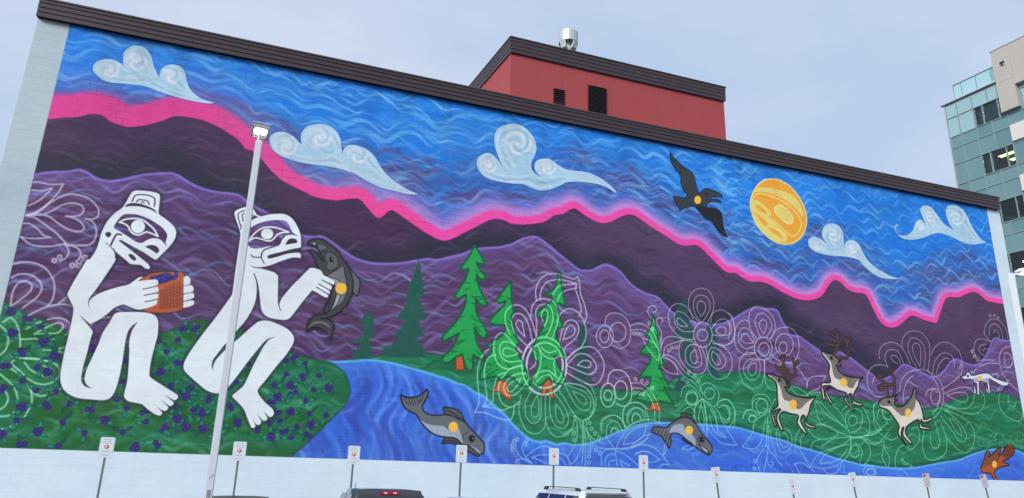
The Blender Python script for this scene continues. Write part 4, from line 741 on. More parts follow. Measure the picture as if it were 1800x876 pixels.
# ------------------------------------------------------------------ painted wall material
img_data, FC = paint_mural(); img_data = paint_figures(img_data, FC)
c = img_data / 255.0
c = np.where(c <= .04045, c / 12.92, ((c + .055) / 1.055) ** 2.4) / np.array(ILLUM)
c = np.clip(c, 0.004, .9).astype(np.float32)
buf = np.ones((PH, PW, 4), np.float32); buf[..., :3] = c[::-1]
im = bpy.data.images.new('wall_paint', PW, PH, alpha=True, float_buffer=True); im.colorspace_settings.name = 'Non-Color'
im.pixels.foreach_set(buf.ravel()); im.update(); im.pack()
del img_data, FC, c, buf
pm = bpy.data.materials.new('painted_block'); pm.use_nodes = True; nt = pm.node_tree; B = nt.nodes['Principled BSDF']
N = nt.nodes.new; K = nt.links.new
geo = N('ShaderNodeNewGeometry'); sp = N('ShaderNodeSeparateXYZ'); K(geo.outputs['Position'], sp.inputs[0])
def mth(op, a, b=None, clamp=False):
    n = N('ShaderNodeMath'); n.operation = op; n.use_clamp = clamp
    for i, v in enumerate((a, b)):
        if v is None: continue
        if isinstance(v, (int, float)): n.inputs[i].default_value = v
        else: K(v, n.inputs[i])
    return n.outputs[0]
ux = mth('DIVIDE', mth('SUBTRACT', sp.outputs[0], XM0), XM1 - XM0); uz = mth('DIVIDE', mth('SUBTRACT', sp.outputs[2], ZM0), ZM1 - ZM0)
cx = N('ShaderNodeCombineXYZ'); K(ux, cx.inputs[0]); K(uz, cx.inputs[1])
ti = N('ShaderNodeTexImage'); ti.image = im; ti.extension = 'CLIP'; ti.interpolation = 'Cubic'; K(cx.outputs[0], ti.inputs[0])
# plain wall paint: a bluish white below, slightly greyer on the strip at the left
nzp = N('ShaderNodeTexNoise'); nzp.inputs['Scale'].default_value = .5; nzp.inputs['Detail'].default_value = 5; K(geo.outputs['Position'], nzp.inputs['Vector'])
wcol = N('ShaderNodeMixRGB'); wcol.inputs[1].default_value = (*alb((188, 214, 240)), 1); wcol.inputs[2].default_value = (*alb((206, 228, 248)), 1); K(nzp.outputs['Fac'], wcol.inputs[0])
lcol = N('ShaderNodeMixRGB'); lcol.inputs[1].default_value = (*alb((160, 184, 202)), 1); lcol.inputs[2].default_value = (*alb((182, 202, 220)), 1); K(nzp.outputs['Fac'], lcol.inputs[0])
pat = N('ShaderNodeTexNoise'); pat.inputs['Scale'].default_value = .9; pat.inputs['Detail'].default_value = 2; pmap = N('ShaderNodeMapping'); pmap.inputs['Scale'].default_value = (.6, 1, 1.6); K(geo.outputs['Position'], pmap.inputs[0]); K(pmap.outputs[0], pat.inputs['Vector'])
drp = N('ShaderNodeTexNoise'); drp.inputs['Scale'].default_value = 1.0; drp.inputs['Detail'].default_value = 4; dmap = N('ShaderNodeMapping'); dmap.inputs['Scale'].default_value = (5, 1, .35); K(geo.outputs['Position'], dmap.inputs[0]); K(dmap.outputs[0], drp.inputs['Vector'])
dirt = mth('ADD', mth('MULTIPLY', mth('SUBTRACT', pat.outputs['Fac'], .52), 3.0, True), mth('MULTIPLY', mth('SUBTRACT', drp.outputs['Fac'], .55), 2.2, True))
lm = mth('MULTIPLY', mth('LESS_THAN', sp.outputs[0], XM0), mth('GREATER_THAN', sp.outputs[2], ZM0))
wl = N('ShaderNodeMixRGB'); K(lm, wl.inputs[0]); K(wcol.outputs[0], wl.inputs[1]); K(lcol.outputs[0], wl.inputs[2])
wd = N('ShaderNodeMixRGB'); wd.blend_type = 'MULTIPLY'; K(mth('MULTIPLY', dirt, .55), wd.inputs[0]); K(wl.outputs[0], wd.inputs[1]); wd.inputs[2].default_value = (.84, .86, .87, 1)
mc = N('ShaderNodeMixRGB'); K(ti.outputs['Alpha'], mc.inputs[0]); K(wd.outputs[0], mc.inputs[1]); K(ti.outputs['Color'], mc.inputs[2])
# grey mortar where the brush missed the joints
bx = N('ShaderNodeCombineXYZ'); K(mth('SUBTRACT', sp.outputs[0], XM0 - 40.64), bx.inputs[0]); K(mth('SUBTRACT', sp.outputs[2], ZM0 - 4.064), bx.inputs[1])
bt = N('ShaderNodeTexBrick'); bt.inputs['Scale'].default_value = 1; bt.inputs['Brick Width'].default_value = .4064; bt.inputs['Row Height'].default_value = .2032
bt.inputs['Mortar Size'].default_value = .0075; bt.inputs['Mortar Smooth'].default_value = .5; bt.offset = .5; bt.offset_frequency = 2; bt.squash_frequency = 2; bt.squash = 1
K(bx.outputs[0], bt.inputs['Vector'])
n3 = N('ShaderNodeTexNoise'); n3.inputs['Scale'].default_value = 1.6; n3.inputs['Detail'].default_value = 3; K(geo.outputs['Position'], n3.inputs['Vector'])
miss = mth('MULTIPLY', bt.outputs['Fac'], mth('MULTIPLY', mth('SUBTRACT', n3.outputs['Fac'], .43), 6, True), True)
inside = mth('ADD', mth('MULTIPLY', ti.outputs['Alpha'], .40), .025)
mo = N('ShaderNodeMixRGB'); mo.blend_type = 'MULTIPLY'; K(mth('MULTIPLY', miss, inside), mo.inputs[0]); K(mc.outputs[0], mo.inputs[1]); mo.inputs[2].default_value = (.16, .16, .18, 1)
# block by block, the coat of paint differs a little
bt2 = N('ShaderNodeTexBrick')
for k_ in ('Scale', 'Brick Width', 'Row Height'): bt2.inputs[k_].default_value = bt.inputs[k_].default_value
bt2.inputs['Mortar Size'].default_value = 0; bt2.inputs['Color1'].default_value = (.95, .95, .95, 1); bt2.inputs['Color2'].default_value = (1, 1, 1, 1); bt2.offset = .5; bt2.offset_frequency = 2; bt2.squash_frequency = 2; bt2.squash = 1
K(bx.outputs[0], bt2.inputs['Vector'])
mv = N('ShaderNodeMixRGB'); mv.blend_type = 'MULTIPLY'; mv.inputs[0].default_value = .55; K(mo.outputs[0], mv.inputs[1]); K(bt2.outputs['Color'], mv.inputs[2])
K(mv.outputs[0], B.inputs['Base Color']); B.inputs['Roughness'].default_value = .72; B.inputs['Specular IOR Level'].default_value = .25
nb = N('ShaderNodeTexNoise'); nb.inputs['Scale'].default_value = 28; nb.inputs['Detail'].default_value = 4; K(geo.outputs['Position'], nb.inputs['Vector'])
hh = mth('SUBTRACT', mth('MULTIPLY', nb.outputs['Fac'], .25), bt.outputs['Fac'])
bp = N('ShaderNodeBump'); bp.inputs['Strength'].default_value = .30; bp.inputs['Distance'].default_value = .004; K(hh, bp.inputs['Height']); K(bp.outputs[0], B.inputs['Normal'])

def coat(name, f):
    m = pm.copy(); m.name = name
    for n in m.node_tree.nodes:
        if n.type == 'MATH' and n.operation == 'MULTIPLY' and abs(n.inputs[1].default_value - .40) < 1e-4 and not n.inputs[1].is_linked: n.inputs[1].default_value = f
    return m
pm_white, pm_mid = coat('thick_white_coat', .10), coat('second_coat', .24)

# ------------------------------------------------------------------ the building with the painted wall
WX0, WX1, WZ1 = -6.80, 31.40, EYE + 12.25
bld = empty('mural_building', ((WX0 + WX1) / 2, WALL_Y, 0))
tag(bld, 'long windowless block building with a mural of mountains, river and animals painted over its wall', 'building')
BW, BH, G = .4064, .2032, .0006
stucco = mat('side_wall_paint', alb((188, 206, 224)), .8, var=.06, scale=.7, bump=.2)
MB().poly([(WX0, WALL_Y + .0022, 0), (WX1, WALL_Y + .0022, 0), (WX1, WALL_Y + .0022, WZ1), (WX0, WALL_Y + .0022, WZ1)]).build('mortar_bed', pm, bld)
MB().box(WX0 + .012, WX1 - .012, WALL_Y + .02, WALL_Y + 26, 0, WZ1).build('wall_core', stucco, bld)
blocks = []
r0 = -int(ZM0 / BH) - 1; r1 = int((WZ1 - ZM0) / BH) + 1
for r in range(r0, r1):
    z0, z1 = max(0, ZM0 + r*BH), min(WZ1, ZM0 + (r+1)*BH)
    if z1 - z0 < .03: continue
    off = BW / 2 if (r + 20) % 2 == 0 else 0
    k = int((WX0 - XM0) / BW) - 2
    while True:
        x0, x1 = XM0 + k*BW - off, XM0 + (k+1)*BW - off; k += 1
        if x0 > WX1: break
        x0, x1 = max(x0, WX0), min(x1, WX1)
        if x1 - x0 < .04: continue
        blocks.append((x0, x1, z0, z1))
def proj(p):
    q = CAMR.T @ (np.array(p) - [0, 0, EYE]); return 900 + FPX*q[0]/-q[2], 438 - FPX*q[1]/-q[2]
def area(b):
    P = [proj((b[i], WALL_Y, b[j])) for i, j in ((0, 2), (1, 2), (1, 3), (0, 3))]
    if not all(0 <= p[0] <= 1800 and 0 <= p[1] <= 876 for p in P): return 0
    if not (abs(b[1] - b[0] - BW) < 1e-4 and abs(b[3] - b[2] - BH) < 1e-4): return 0
    return abs(sum(P[k][0]*P[(k+1) % 4][1] - P[(k+1) % 4][0]*P[k][1] for k in range(4))) / 2
order = sorted(range(len(blocks)), key=lambda i: -area(blocks[i])); single = set(order[:300])
def block_faces(mb, x0, x1, z0, z1, yo):
    a, b, c_, d_ = x0 + G, x1 - G, z0 + G, z1 - G; e = .0007
    i = len(mb.v); yf, ym, yb = WALL_Y + yo, WALL_Y + yo + .0008, WALL_Y + .0027
    mb.v += [(a+e, yf, c_+e), (b-e, yf, c_+e), (b-e, yf, d_-e), (a+e, yf, d_-e), (a, ym, c_), (b, ym, c_), (b, ym, d_), (a, ym, d_), (a, yb, c_), (b, yb, c_), (b, yb, d_), (a, yb, d_)]
    mb.f.append((i, i+1, i+2, i+3))
    for s_ in (0, 4):
        for k in range(4): mb.f.append((i+s_+k, i+s_+4+k, i+s_+4+(k+1) % 4, i+s_+(k+1) % 4))
mu, wa = MB(), MB(); rnd = random.Random(3)
for i, b in enumerate(blocks):
    if i in single: continue
    cxm, czm = (b[0]+b[1])/2, (b[2]+b[3])/2
    block_faces(mu if XM0 < cxm < XM1 and ZM0 < czm < ZM1 else wa, *b, rnd.uniform(-.0007, .0007))
def build_raw(mb, name, m, parent):
    me = bpy.data.meshes.new(name); me.from_pydata(mb.v, [], mb.f); me.update(); me.materials.append(m)
    o = bpy.data.objects.new(name, me); COL.objects.link(o); o.parent = parent; o.matrix_parent_inverse = parent.matrix_world.inverted() if parent else Matrix.Identity(4); return o
mural = tag(build_raw(mu, 'mural', pm, bld), 'blocks painted with blue sky, purple mountains, green hills and a river', kind='stuff')
wall = tag(build_raw(wa, 'wall', pm, bld), 'plain white painted blocks below and beside the mural', kind='stuff')
one = MB(); block_faces(one, -BW/2, BW/2, 0, BH, 0)
me = bpy.data.meshes.new('block'); me.from_pydata([(v[0], v[1] - WALL_Y, v[2]) for v in one.v], [], one.f); me.update(); me.materials.append(pm)
for i in sorted(single):
    b = blocks[i]; cxm, czm = (b[0]+b[1])/2, (b[2]+b[3])/2
    o = bpy.data.objects.new('block', me); COL.objects.link(o); par = mural if XM0 < cxm < XM1 and ZM0 < czm < ZM1 else wall
    o.parent = par; o.matrix_parent_inverse = Matrix.Identity(4); o.location = (cxm, WALL_Y + rnd.uniform(-.0007, .0007), b[2])
def film(name, outlines, label, lift=.003):
    """one painted figure: a coat of paint standing a few millimetres proud of the blocks"""
    vs, fs = [], []
    for si, s in enumerate(outlines):
        P = smooth(parse(s), n=3); P[:, 0] = np.clip(P[:, 0], XM0, XM1); P[:, 1] = np.clip(P[:, 1], ZM0 + .002, ZM1)
        keep = [0]
        for k in range(1, len(P)):
            if np.linalg.norm(P[k] - P[keep[-1]]) > .012: keep.append(k)
        P = P[keep]; n = len(P); i = len(vs); y = WALL_Y - lift - .0012*si
        vs += [(p[0], y, p[1]) for p in P] + [(p[0], WALL_Y - .0008, p[1]) for p in P]
        for t in tessellate_polygon([[Vector((p[0], p[1], 0)) for p in P]]):
            a, b, c_ = [P[q] for q in t]
            ccw = (b[0]-a[0])*(c_[1]-a[1]) - (c_[0]-a[0])*(b[1]-a[1]) > 0
            fs.append(tuple(i + q for q in (t if ccw else t[::-1])))
        for k in range(n): fs.append((i+k, i+n+k, i+n+(k+1) % n, i+(k+1) % n))
    me = bpy.data.meshes.new(name); me.from_pydata(vs, [], fs); me.update(); me.materials.append(pm_white if 'figure' in name else pm_mid)
    o = bpy.data.objects.new(name, me); COL.objects.link(o); o.parent = mural; o['label'] = label
    return o
film('painted_cloud', [CLOUDS[0][0]], 'swirled pale blue cloud at the top left of the mural')
film('painted_cloud', [CLOUDS[1][0]], 'three-lobed pale blue cloud just right of the lamp head')
film('painted_cloud', [CLOUDS[2][0]], 'largest pale cloud in the middle of the painted sky')
film('painted_cloud', [CLOUDS[3][0]], 'small pale cloud right below the yellow sun')
film('painted_cloud', [CLOUDS[4][0]], 'pale cloud with a thin hook near the right edge of the mural')
film('painted_sun', [DISC], 'orange and yellow oval sun with carved face shapes')
film('painted_raven', [RAVEN], 'black flying bird with an open beak and a yellow dot')
film('painted_squatting_figure', [FIG1_BODY, FIG1_HEAD], 'white squatting figure bent over a basket')
film('painted_basket', [BASKET], 'brown woven basket of blueberries', .0045)
film('painted_squatting_figure', [FIG2], 'white squatting figure holding up a salmon')
film('painted_salmon', [SALMON1, SALMON1_PARTS[0][0]], 'dark grey salmon held upright by the white figure', .0045)
film('painted_salmon', [SALMON2], 'grey salmon diving in the river at the middle left')
film('painted_salmon', [SALMON3], 'smaller grey salmon leaping in the river')
for c_, l_ in zip(CARIBOU, ('left caribou with its head raised', 'upper caribou leaping above the other two', 'right caribou with its head lowered')): film('painted_caribou', [c_['body']], l_)
film('painted_fox', [FOX], 'white fox with a long tail'); film('painted_beaver', [BEAVER], 'brown beaver in the river corner')
for (cr_, tr_), l_ in zip(TREES, ('tallest bright green spruce', 'bright green spruce left of the large flower', 'bright green spruce inside the large flower', 'bright green spruce on its own to the right')): film('painted_spruce', [cr_, tr_], l_)
for s_, l_ in zip(DARKTREES[:2], ('tall dark green spruce', 'small dark green spruce')): film('painted_spruce', [s_], l_, .002)

# fascia of dark metal boards
fas = mat('fascia_metal', (.066, .048, .053), .42, metal=.25, var=.12, scale=1.2)
fas_edge = mat('fascia_cap_metal', (.085, .07, .068), .4, metal=.3, var=.1, scale=1)
FY = WALL_Y - .15; FZ0, FZ1 = EYE + 12.03, EYE + 12.60
fascia = MB().box(WX0 - .02, WX1 - .13, FY + .03, WALL_Y + .25, FZ0 + .012, FZ1 - .02).build('fascia', mat('fascia_groove', (.012, .01, .011), .8), bld)
bands = [(0, .128), (.150, .270), (.292, .415), (.437, .535)]
xs = [WX0 - .03] + [WX0 + 3.66*k + (0.4 if k else 0) for k in range(1, 11)] + [WX1 - .12]; xs = [x for x in xs if x < WX1 - 2] + [WX1 - .12]
for bi, (a, b) in enumerate(bands):
    for x0, x1 in zip(xs[:-1], xs[1:]):
        y = FY - .012 * bi
        MB().poly([(x0+.002, y, FZ0+a), (x1-.002, y, FZ0+a), (x1-.002, y, FZ0+b), (x0+.002, y, FZ0+b)]).poly([(x0+.002, y, FZ0+a), (x0+.002, y+.035, FZ0+a), (x1-.002, y+.035, FZ0+a), (x1-.002, y, FZ0+a)]).poly([(x0+.002, y, FZ0+b), (x1-.002, y, FZ0+b), (x1-.002, y+.035, FZ0+b), (x0+.002, y+.035, FZ0+b)]).build('fascia_board', fas, fascia)
MB().box(WX0 - .05, WX1 - .10, FY - .06, WALL_Y + .3, FZ1 - .03, FZ1 + .02).build('cap_flashing', fas_edge, bld)
MB().box(WX0 + .1, WX1 - .2, WALL_Y + .25, WALL_Y + 25.6, WZ1 - .1, WZ1 + .05).build('roof', concrete, bld)
white_metal = mat('white_metal', (.8, .82, .84), .5)
for p, q in (((880, 180), (958, 197)), ((1163, 228), (1180, 232))):
    A_, B_ = at(*p, WALL_Y + .2), at(*q, WALL_Y + .2)
    MB().box(A_.x, B_.x, WALL_Y + .18, WALL_Y + .24, FZ1 + .005, FZ1 + .075).build('snow_strip', white_metal, bld)

# ------------------------------------------------------------------ red penthouse on the roof
red = mat('red_panel', alb((150, 68, 74)), .62, var=.07, scale=.35, spec=.3, bump=.05)
louver_m = mat('louver_metal', (.030, .022, .026), .5, metal=.2); void = mat('louver_void', (.006, .005, .006), .9)
DV = ray(262, 868); DV[2] = 0; DV /= np.linalg.norm(DV); DV = Vector(DV)     # the way both side facades run back
PY = 26.0
c0 = at(898.6, 93.6, PY); cR = at(1277, 251, PY); top = at(899.5, 68.4, PY).z; fz = c0.z; X0, X1 = c0.x, cR.x; zb = WZ1 - .2
pent = tag(empty('rooftop_penthouse', (X0, PY, WZ1)), 'red panelled plant room with dark louvers on the roof above the mural', 'rooftop structure')
side = Vector((X0, PY, 0)) + DV * 12
nseg = 9
for k in range(nseg):
    xa, xb = X0 + (X1-X0)*k/nseg, X0 + (X1-X0)*(k+1)/nseg
    MB().poly([(xa+.003, PY, zb), (xb-.003, PY, zb), (xb-.003, PY, fz), (xa+.003, PY, fz)]).poly([(xa+.003, PY, zb), (xa+.003, PY, fz), (xa+.003, PY+.05, fz), (xa+.003, PY+.05, zb)]).poly([(xb-.003, PY, zb), (xb-.003, PY+.05, zb), (xb-.003, PY+.05, fz), (xb-.003, PY, fz)]).build('wall_panel', red, pent)
for k in range(9):
    A_ = Vector((X0, PY, 0)) + DV*(12*k/9 + .006); B_ = Vector((X0, PY, 0)) + DV*(12*(k+1)/9)
    MB().poly([(A_.x, A_.y, zb), (A_.x, A_.y, fz), (B_.x, B_.y, fz), (B_.x, B_.y, zb)]).build('wall_panel', red, pent)
MB().loft([[(X0+.03, PY+.04, z), (X1-.01, PY+.04, z), (X1-.01, PY+12, z), (side.x+.04, side.y-.05, z)] for z in (zb, top - .05)]).build('core', louver_m, pent)
# its fascia: four bands on each visible side
pf = MB().loft([[(X0-.05, PY-.06, z), (X1+.03, PY-.06, z), (X1+.03, PY+12, z), (side.x-.05, side.y, z)] for z in (fz+.01, top-.01)]).build('fascia', fas, pent)
nrm = Vector((-DV.y, DV.x, 0)); nrm = nrm if nrm.x < 0 else -nrm
hb = (top - fz) / 4
for k in range(4):
    za, zc = fz + hb*k, fz + hb*(k+1) - .022; yo = PY - .10 - .012*k; o_ = .06 + .012*k
    xc = X0 - .055 - .012*k
    for q in range(4):
        xa, xb = xc + (X1+.05-xc)*q/4, xc + (X1+.05-xc)*(q+1)/4 - .004
        MB().poly([(xa, yo, za), (xb, yo, za), (xb, yo, zc), (xa, yo, zc)]).poly([(xa, yo, za), (xa, yo+.05, za), (xb, yo+.05, za), (xb, yo, za)]).build('fascia_board', fas, pf)
    C0 = Vector((xc, yo, 0)); 
    for q in range(3):
        A_, B_ = C0 + DV*(4*q), C0 + DV*(4*q+3.996)
        MB().poly([(A_.x, A_.y, za), (A_.x, A_.y, zc), (B_.x, B_.y, zc), (B_.x, B_.y, za)]).build('fascia_board', fas, pf)
MB().loft([[(X0-.12, PY-.17, z), (X1+.08, PY-.17, z), (X1+.08, PY+12.1, z), (side.x-.12, side.y+.1, z)] for z in (top-.015, top+.03)]).build('cap_flashing', fas_edge, pent)
def louver(x0, x1, z0, z1, T, name='louver'):
    f = MB().box(x0, x1, -.012, .0, z0, z1, T).build(name, void, pent)
    fr = MB()
    for a, b, c_, d_ in ((x0-.03, x0, z0-.03, z1+.03), (x1, x1+.03, z0-.03, z1+.03), (x0, x1, z1, z1+.03), (x0, x1, z0-.03, z0)): fr.box(a, b, -.05, .0, c_, d_, T)
    fr.build('frame', louver_m, f)
    n = int((z1-z0)/.085)
    for k in range(n):
        z = z0 + (z1-z0)*k/n
        MB().poly([T((x0, -.045, z)), T((x1, -.045, z)), T((x1, -.014, z+.05)), T((x0, -.014, z+.05))]).build('slat', louver_m, f)
TF = lambda p: Vector((p[0], PY + p[1], p[2]))
v0, v1 = at(974, 157, PY), at(991, 183.5, PY); louver(v0.x, v1.x, v1.z, v0.z, TF)
v0, v1 = at(1034.5, 151, PY), at(1064.5, 157, PY); louver(v0.x, v1.x, 14.4, v0.z, TF)
TS = lambda p: Vector((X0, PY, 0)) + DV*p[0] + nrm*(-p[1]) + Vector((0, 0, p[2]))
louver(1.9, 3.4, 14.6, fz - 1.12, TS)
# vent stack
galv = mat('galvanised_steel', (.56, .60, .60), .38, metal=.35, var=.12, scale=4)
VY = 29.5; vt = at(999, 60, VY); vb_ = at(999, 92, VY)
ven = tag(empty('vent_stack', (vt.x, VY, WZ1)), 'round galvanised steel vent cap standing above the red penthouse', 'roof vent')
hv = vt.z - vb_.z; R_ = .50; z0 = top
MB().lathe((vt.x, VY, 0), [(.21, z0-.1), (.21, vb_.z+hv*.28), (.24, vb_.z+hv*.29), (.24, vb_.z+hv*.34), (.21, vb_.z+hv*.35), (.21, vb_.z+hv*.5), (.25, vb_.z+hv*.56), (.25, vb_.z+hv*.62)]).build('pipe', galv, ven, smooth=False)
n = 32; ring = lambda r, z: [(vt.x + r*math.cos(2*math.pi*k/n), VY + r*math.sin(2*math.pi*k/n), z) for k in range(n)]
MB().loft([ring(R_, vb_.z+hv*.44), ring(R_, vb_.z+hv*1.0), ring(R_-.02, vb_.z+hv*1.0), ring(R_-.02, vb_.z+hv*.44), ring(R_, vb_.z+hv*.44)], cap=False).build('wind_band', galv, ven)
MB().loft([ring(.27, vb_.z+hv*.62), ring(.40, vb_.z+hv*.80), ring(.02, vb_.z+hv*1.02)]).build('cone_cap', galv, ven)
br = MB()
for k in range(4):
    t = k*math.pi/2 + .5; c_, s_ = math.cos(t), math.sin(t)
    T_ = lambda p: (vt.x + p[0]*c_ - p[1]*s_, VY + p[0]*s_ + p[1]*c_, p[2])
    MB().box(.21, R_-.02, -.02, .02, vb_.z+hv*.46, vb_.z+hv*.53, T_).build('bracket', galv, ven)
for k in range(4):
    t = k*math.pi/2 + .5; c_, s_ = math.cos(t), math.sin(t)
    T_ = lambda p: (vt.x + p[0]*c_ - p[1]*s_, VY + p[0]*s_ + p[1]*c_, p[2])
    MB().loft([[T_((r, y, z)) for r, z in ((.25, vb_.z+hv*.02), (.40, vb_.z+hv*.1), (R_-.005, vb_.z+hv*.42), (R_-.06, vb_.z+hv*.42), (.33, vb_.z+hv*.2), (.25, vb_.z+hv*.12))] for y in (-.16, .16)]).build('wind_vane', galv, ven)

# ------------------------------------------------------------------ glass office tower
r_ = ray(1670, 245); TC = Vector((r_[0], r_[1], 0)) * (63.6/1272); TD = -DV      # far top corner; +s comes towards us
TN = Vector((-TD.y, TD.x, 0)); TN = TN if TN.dot(Vector((TC.x, TC.y, 0))) < 0 else -TN
dz = EYE - 2.15
tower = tag(empty('office_tower', (TC.x, TC.y, 0)), 'teal glass office tower with tan panels rising behind the right end of the wall', 'building')
def TT(p): return TC + TD*p[0] + TN*p[1] + Vector((0, 0, p[2] + dz))     # (along, outward, up)
def glass(name, col, rough=.18, var=.05): return mat(name, col, rough, 0.0, var=var, scale=.5, spec=.75)
g_lt, g_md, g_dk = glass('pale_spandrel_glass', (.30, .47, .50)), glass('teal_spandrel_glass', (.135, .255, .27)), glass('teal_glass', (.110, .225, .245))
g_up = glass('screen_glass', (.36, .58, .64), .15)
mull_m = mat('mullion_metal', (.25, .34, .34), .4, metal=.3); tan = mat('tan_panel', (.46, .42, .375), .75, var=.06, scale=.8, bump=.08); beige = mat('beige_panel', (.66, .62, .56), .75, var=.05, scale=.8)
edge_m = mat('coping_metal', (.52, .56, .56), .45, metal=.2)
inner = mat('dim_room', (.22, .24, .25), .9); clear = mat('window_glass', (.62, .72, .72), .03, trans=0, spec=.5)
nt2 = clear.node_tree; tr_ = nt2.nodes.new('ShaderNodeBsdfTransparent'); tr_.inputs[0].default_value = (.58, .68, .68, 1); gl = nt2.nodes.new('ShaderNodeBsdfGlossy'); gl.inputs['Roughness'].default_value = .04
fr_ = nt2.nodes.new('ShaderNodeFresnel'); fr_.inputs['IOR'].default_value = 1.5; ms = nt2.nodes.new('ShaderNodeMixShader'); nt2.links.new(fr_.outputs[0], ms.inputs[0]); nt2.links.new(tr_.outputs[0], ms.inputs[1]); nt2.links.new(gl.outputs[0], ms.inputs[2]); nt2.links.new(ms.outputs[0], nt2.nodes['Material Output'].inputs[0])
tube = mat('lit_tube', (1, .9, .6), emit=(1, .80, .36, 2.6)); blind = mat('dark_blind', (.24, .30, .30), .8, var=.15, scale=2)
SP = 1.31; NS = 18; ROWS = [34.45, 33.07, 31.28]
f_ = 31.28
while f_ > -1: ROWS += [f_ - 1.06, f_ - 2.55, f_ - 4.42]; f_ -= 4.42
ROWS = [z for z in ROWS if z > .3] + [.0]
wins = {(31.28, 33.07): (2.45, 4.83)}
def is_win(z0, z1, s0):
    if abs(z0 - 31.28) < .1: return 2.3 < s0 < 4.6 or s0 > 7
    k = (31.28 - z0) / 4.42
    if abs(k - round(k)) < .03 and round(k) >= 1:
        i = round(k)
        if i == 1: return 2.3 < s0 < 4.6
        if i == 2: return s0 > 2.3
        if i == 3: return s0 > 2.3
        return s0 > 1.0
    return False
core = MB().box(0.05, NS*SP, -18, -3.2, 0, 34.3, TT).build('core', inner, tower)
sk = MB(); sk.box(.02, NS*SP, -3.25, -.16, 34.2, 34.3, TT)
for z in [31.28 - 4.42*k for k in range(0, 8)]: sk.box(.02, NS*SP, -3.22, -.14, z-.02, z+.3, TT)
sk.box(.02, .12, -3.2, -.14, 0, 34.3, TT); sk.box(NS*SP-.1, NS*SP, -18, -.14, 0, 34.3, TT)
sk.build('floor_slabs', inner, tower)
far = MB(); farg = MB()
for i in range(len(ROWS)-1):
    z1, z0 = ROWS[i], ROWS[i+1]
    for k in range(NS):
        s0 = k*SP - .28 if k else 0.0; s1 = (k+1)*SP - .28
        s0, s1 = max(0, s0), s1
        w = is_win(z0, z1, s0 + .3)
        vis = s1 < 8.5 and z1 > 12
        if w and k in (2, 3):
            if k == 2:
                for a, b in ((2.40, 3.06), (3.12, 4.34), (4.40, 4.93)): MB().box(a, b, -.09, -.075, z0+.04, z1-.05, TT).build('window_pane', clear, tower)
            continue
        if w:
            for a, b in ((s0+.05, s0 + SP/2), (s0 + SP/2, s1-.02)) if False else ((s0+.05, s1-.02),):
                if vis:
                    o = MB().box(a, b, -.09, -.075, z0+.04, z1-.05, TT).build('window_pane', clear, tower)
                else: farg.box(a, b, -.09, -.075, z0+.04, z1-.05, TT)
            continue
        m_ = g_lt if z1 > 31.3 else (g_md if (k*7 + i*3) % 5 else g_dk)
        if 24.5 < z0 < 26 and s0 > 4.4 or 28.7 < z0 < 30.3 and s0 > 4.4: m_ = m_
        if vis: MB().box(s0+.045, s1-.02, -.10, -.02 - .004*((k*3+i) % 3), z0+.04, z1-.04, TT).build('glass_panel', m_, tower)
        else: far.box(s0+.045, s1-.02, -.10, -.02, z0+.04, z1-.04, TT)
tag(far.build('glass_panels', g_md, tower), kind='stuff'); farg.build('window_glazing', clear, tower)
for k in range(NS+1):
    s = max(0.03, k*SP - .28 + .012)
    if k != 3: MB().box(s-.035, s+.035, -.12, .05, 0, 34.4, TT).build('mullion', mull_m, tower); continue
    for i in range(len(ROWS)-1):
        if not is_win(ROWS[i+1], ROWS[i], 3.0): MB().box(s-.035, s+.035, -.12, .05, ROWS[i+1]+.035, ROWS[i]-.035, TT).build('mullion', mull_m, tower)
for z in ROWS[:-1]: MB().box(0, NS*SP, -.11, .035, z-.035, z+.035, TT).build('transom', mull_m, tower)
for s in (3.09, 4.37):
    for z0, z1 in ((31.31, 33.04), (26.89, 28.70), (22.47, 24.28), (18.05, 19.86)): MB().box(s-.03, s+.03, -.1, .045, z0, z1, TT).build('mullion', mull_m, tower)
MB().box(-.28, 4.76, -3, .22, 34.45, 34.62, TT).build('coping', edge_m, tower)
MB().box(-.12, .0, -18, .06, 0, 34.45, TT).build('corner_trim', edge_m, tower)
# set-back glass screen on the roof
gs = [.72, 1.43, 2.73, 4.04, 4.9]
for a, b in zip(gs[:-1], gs[1:]): MB().box(a+.02, b-.02, -.55, -.52, 34.6, 36.22, TT).build('screen_panel', g_up, tower)
for a in gs[:-1]: MB().box(a-.025, a+.025, -.56, -.47, 34.6, 36.26, TT).build('screen_post', mull_m, tower)
MB().box(.66, 4.9, -.57, -.46, 36.22, 36.29, TT).build('screen_rail', mull_m, tower)
MB().box(.69, .73, -6, -.5, 34.6, 36.25, TT).build('screen_panel', g_up, tower)
# tan cladding: separate sheets with open joints
for a, b, z0, z1 in ((4.76, 5.28, 34.09, 37.1), (5.72, 6.16, 34.09, 37.1), (5.28, 5.72, 34.09, 35.38), (5.28, 5.72, 35.84, 37.1)): pass
tp = MB()
tp.box(4.76, 5.30, -.2, .42, 34.09, 37.1, TT).box(5.30, 5.70, -.2, .42, 34.09, 35.38, TT).box(5.30, 5.70, -.2, .42, 35.84, 37.1, TT).box(5.70, 6.155, -.2, .42, 34.09, 37.1, TT)
tp.build('tan_cladding_panel', tan, tower)
MB().box(5.31, 5.69, -.19, .1, 35.39, 35.83, TT).build('square_opening', void, tower)
MB().box(5.46, 5.60, .1, .25, 35.55, 35.72, TT).build('camera_box', edge_m, tower)
MB().box(4.76, 6.155, -.2, .42, 31.47, 34.075, TT).build('tan_cladding_panel', tan, tower)
MB().box(6.17, 9.4, -.2, .42, 33.42, 37.1, TT).build('tan_cladding_panel', tan, tower)
MB().box(9.42, 14, -.2, .42, 33.42, 37.1, TT).build('tan_cladding_panel', tan, tower)
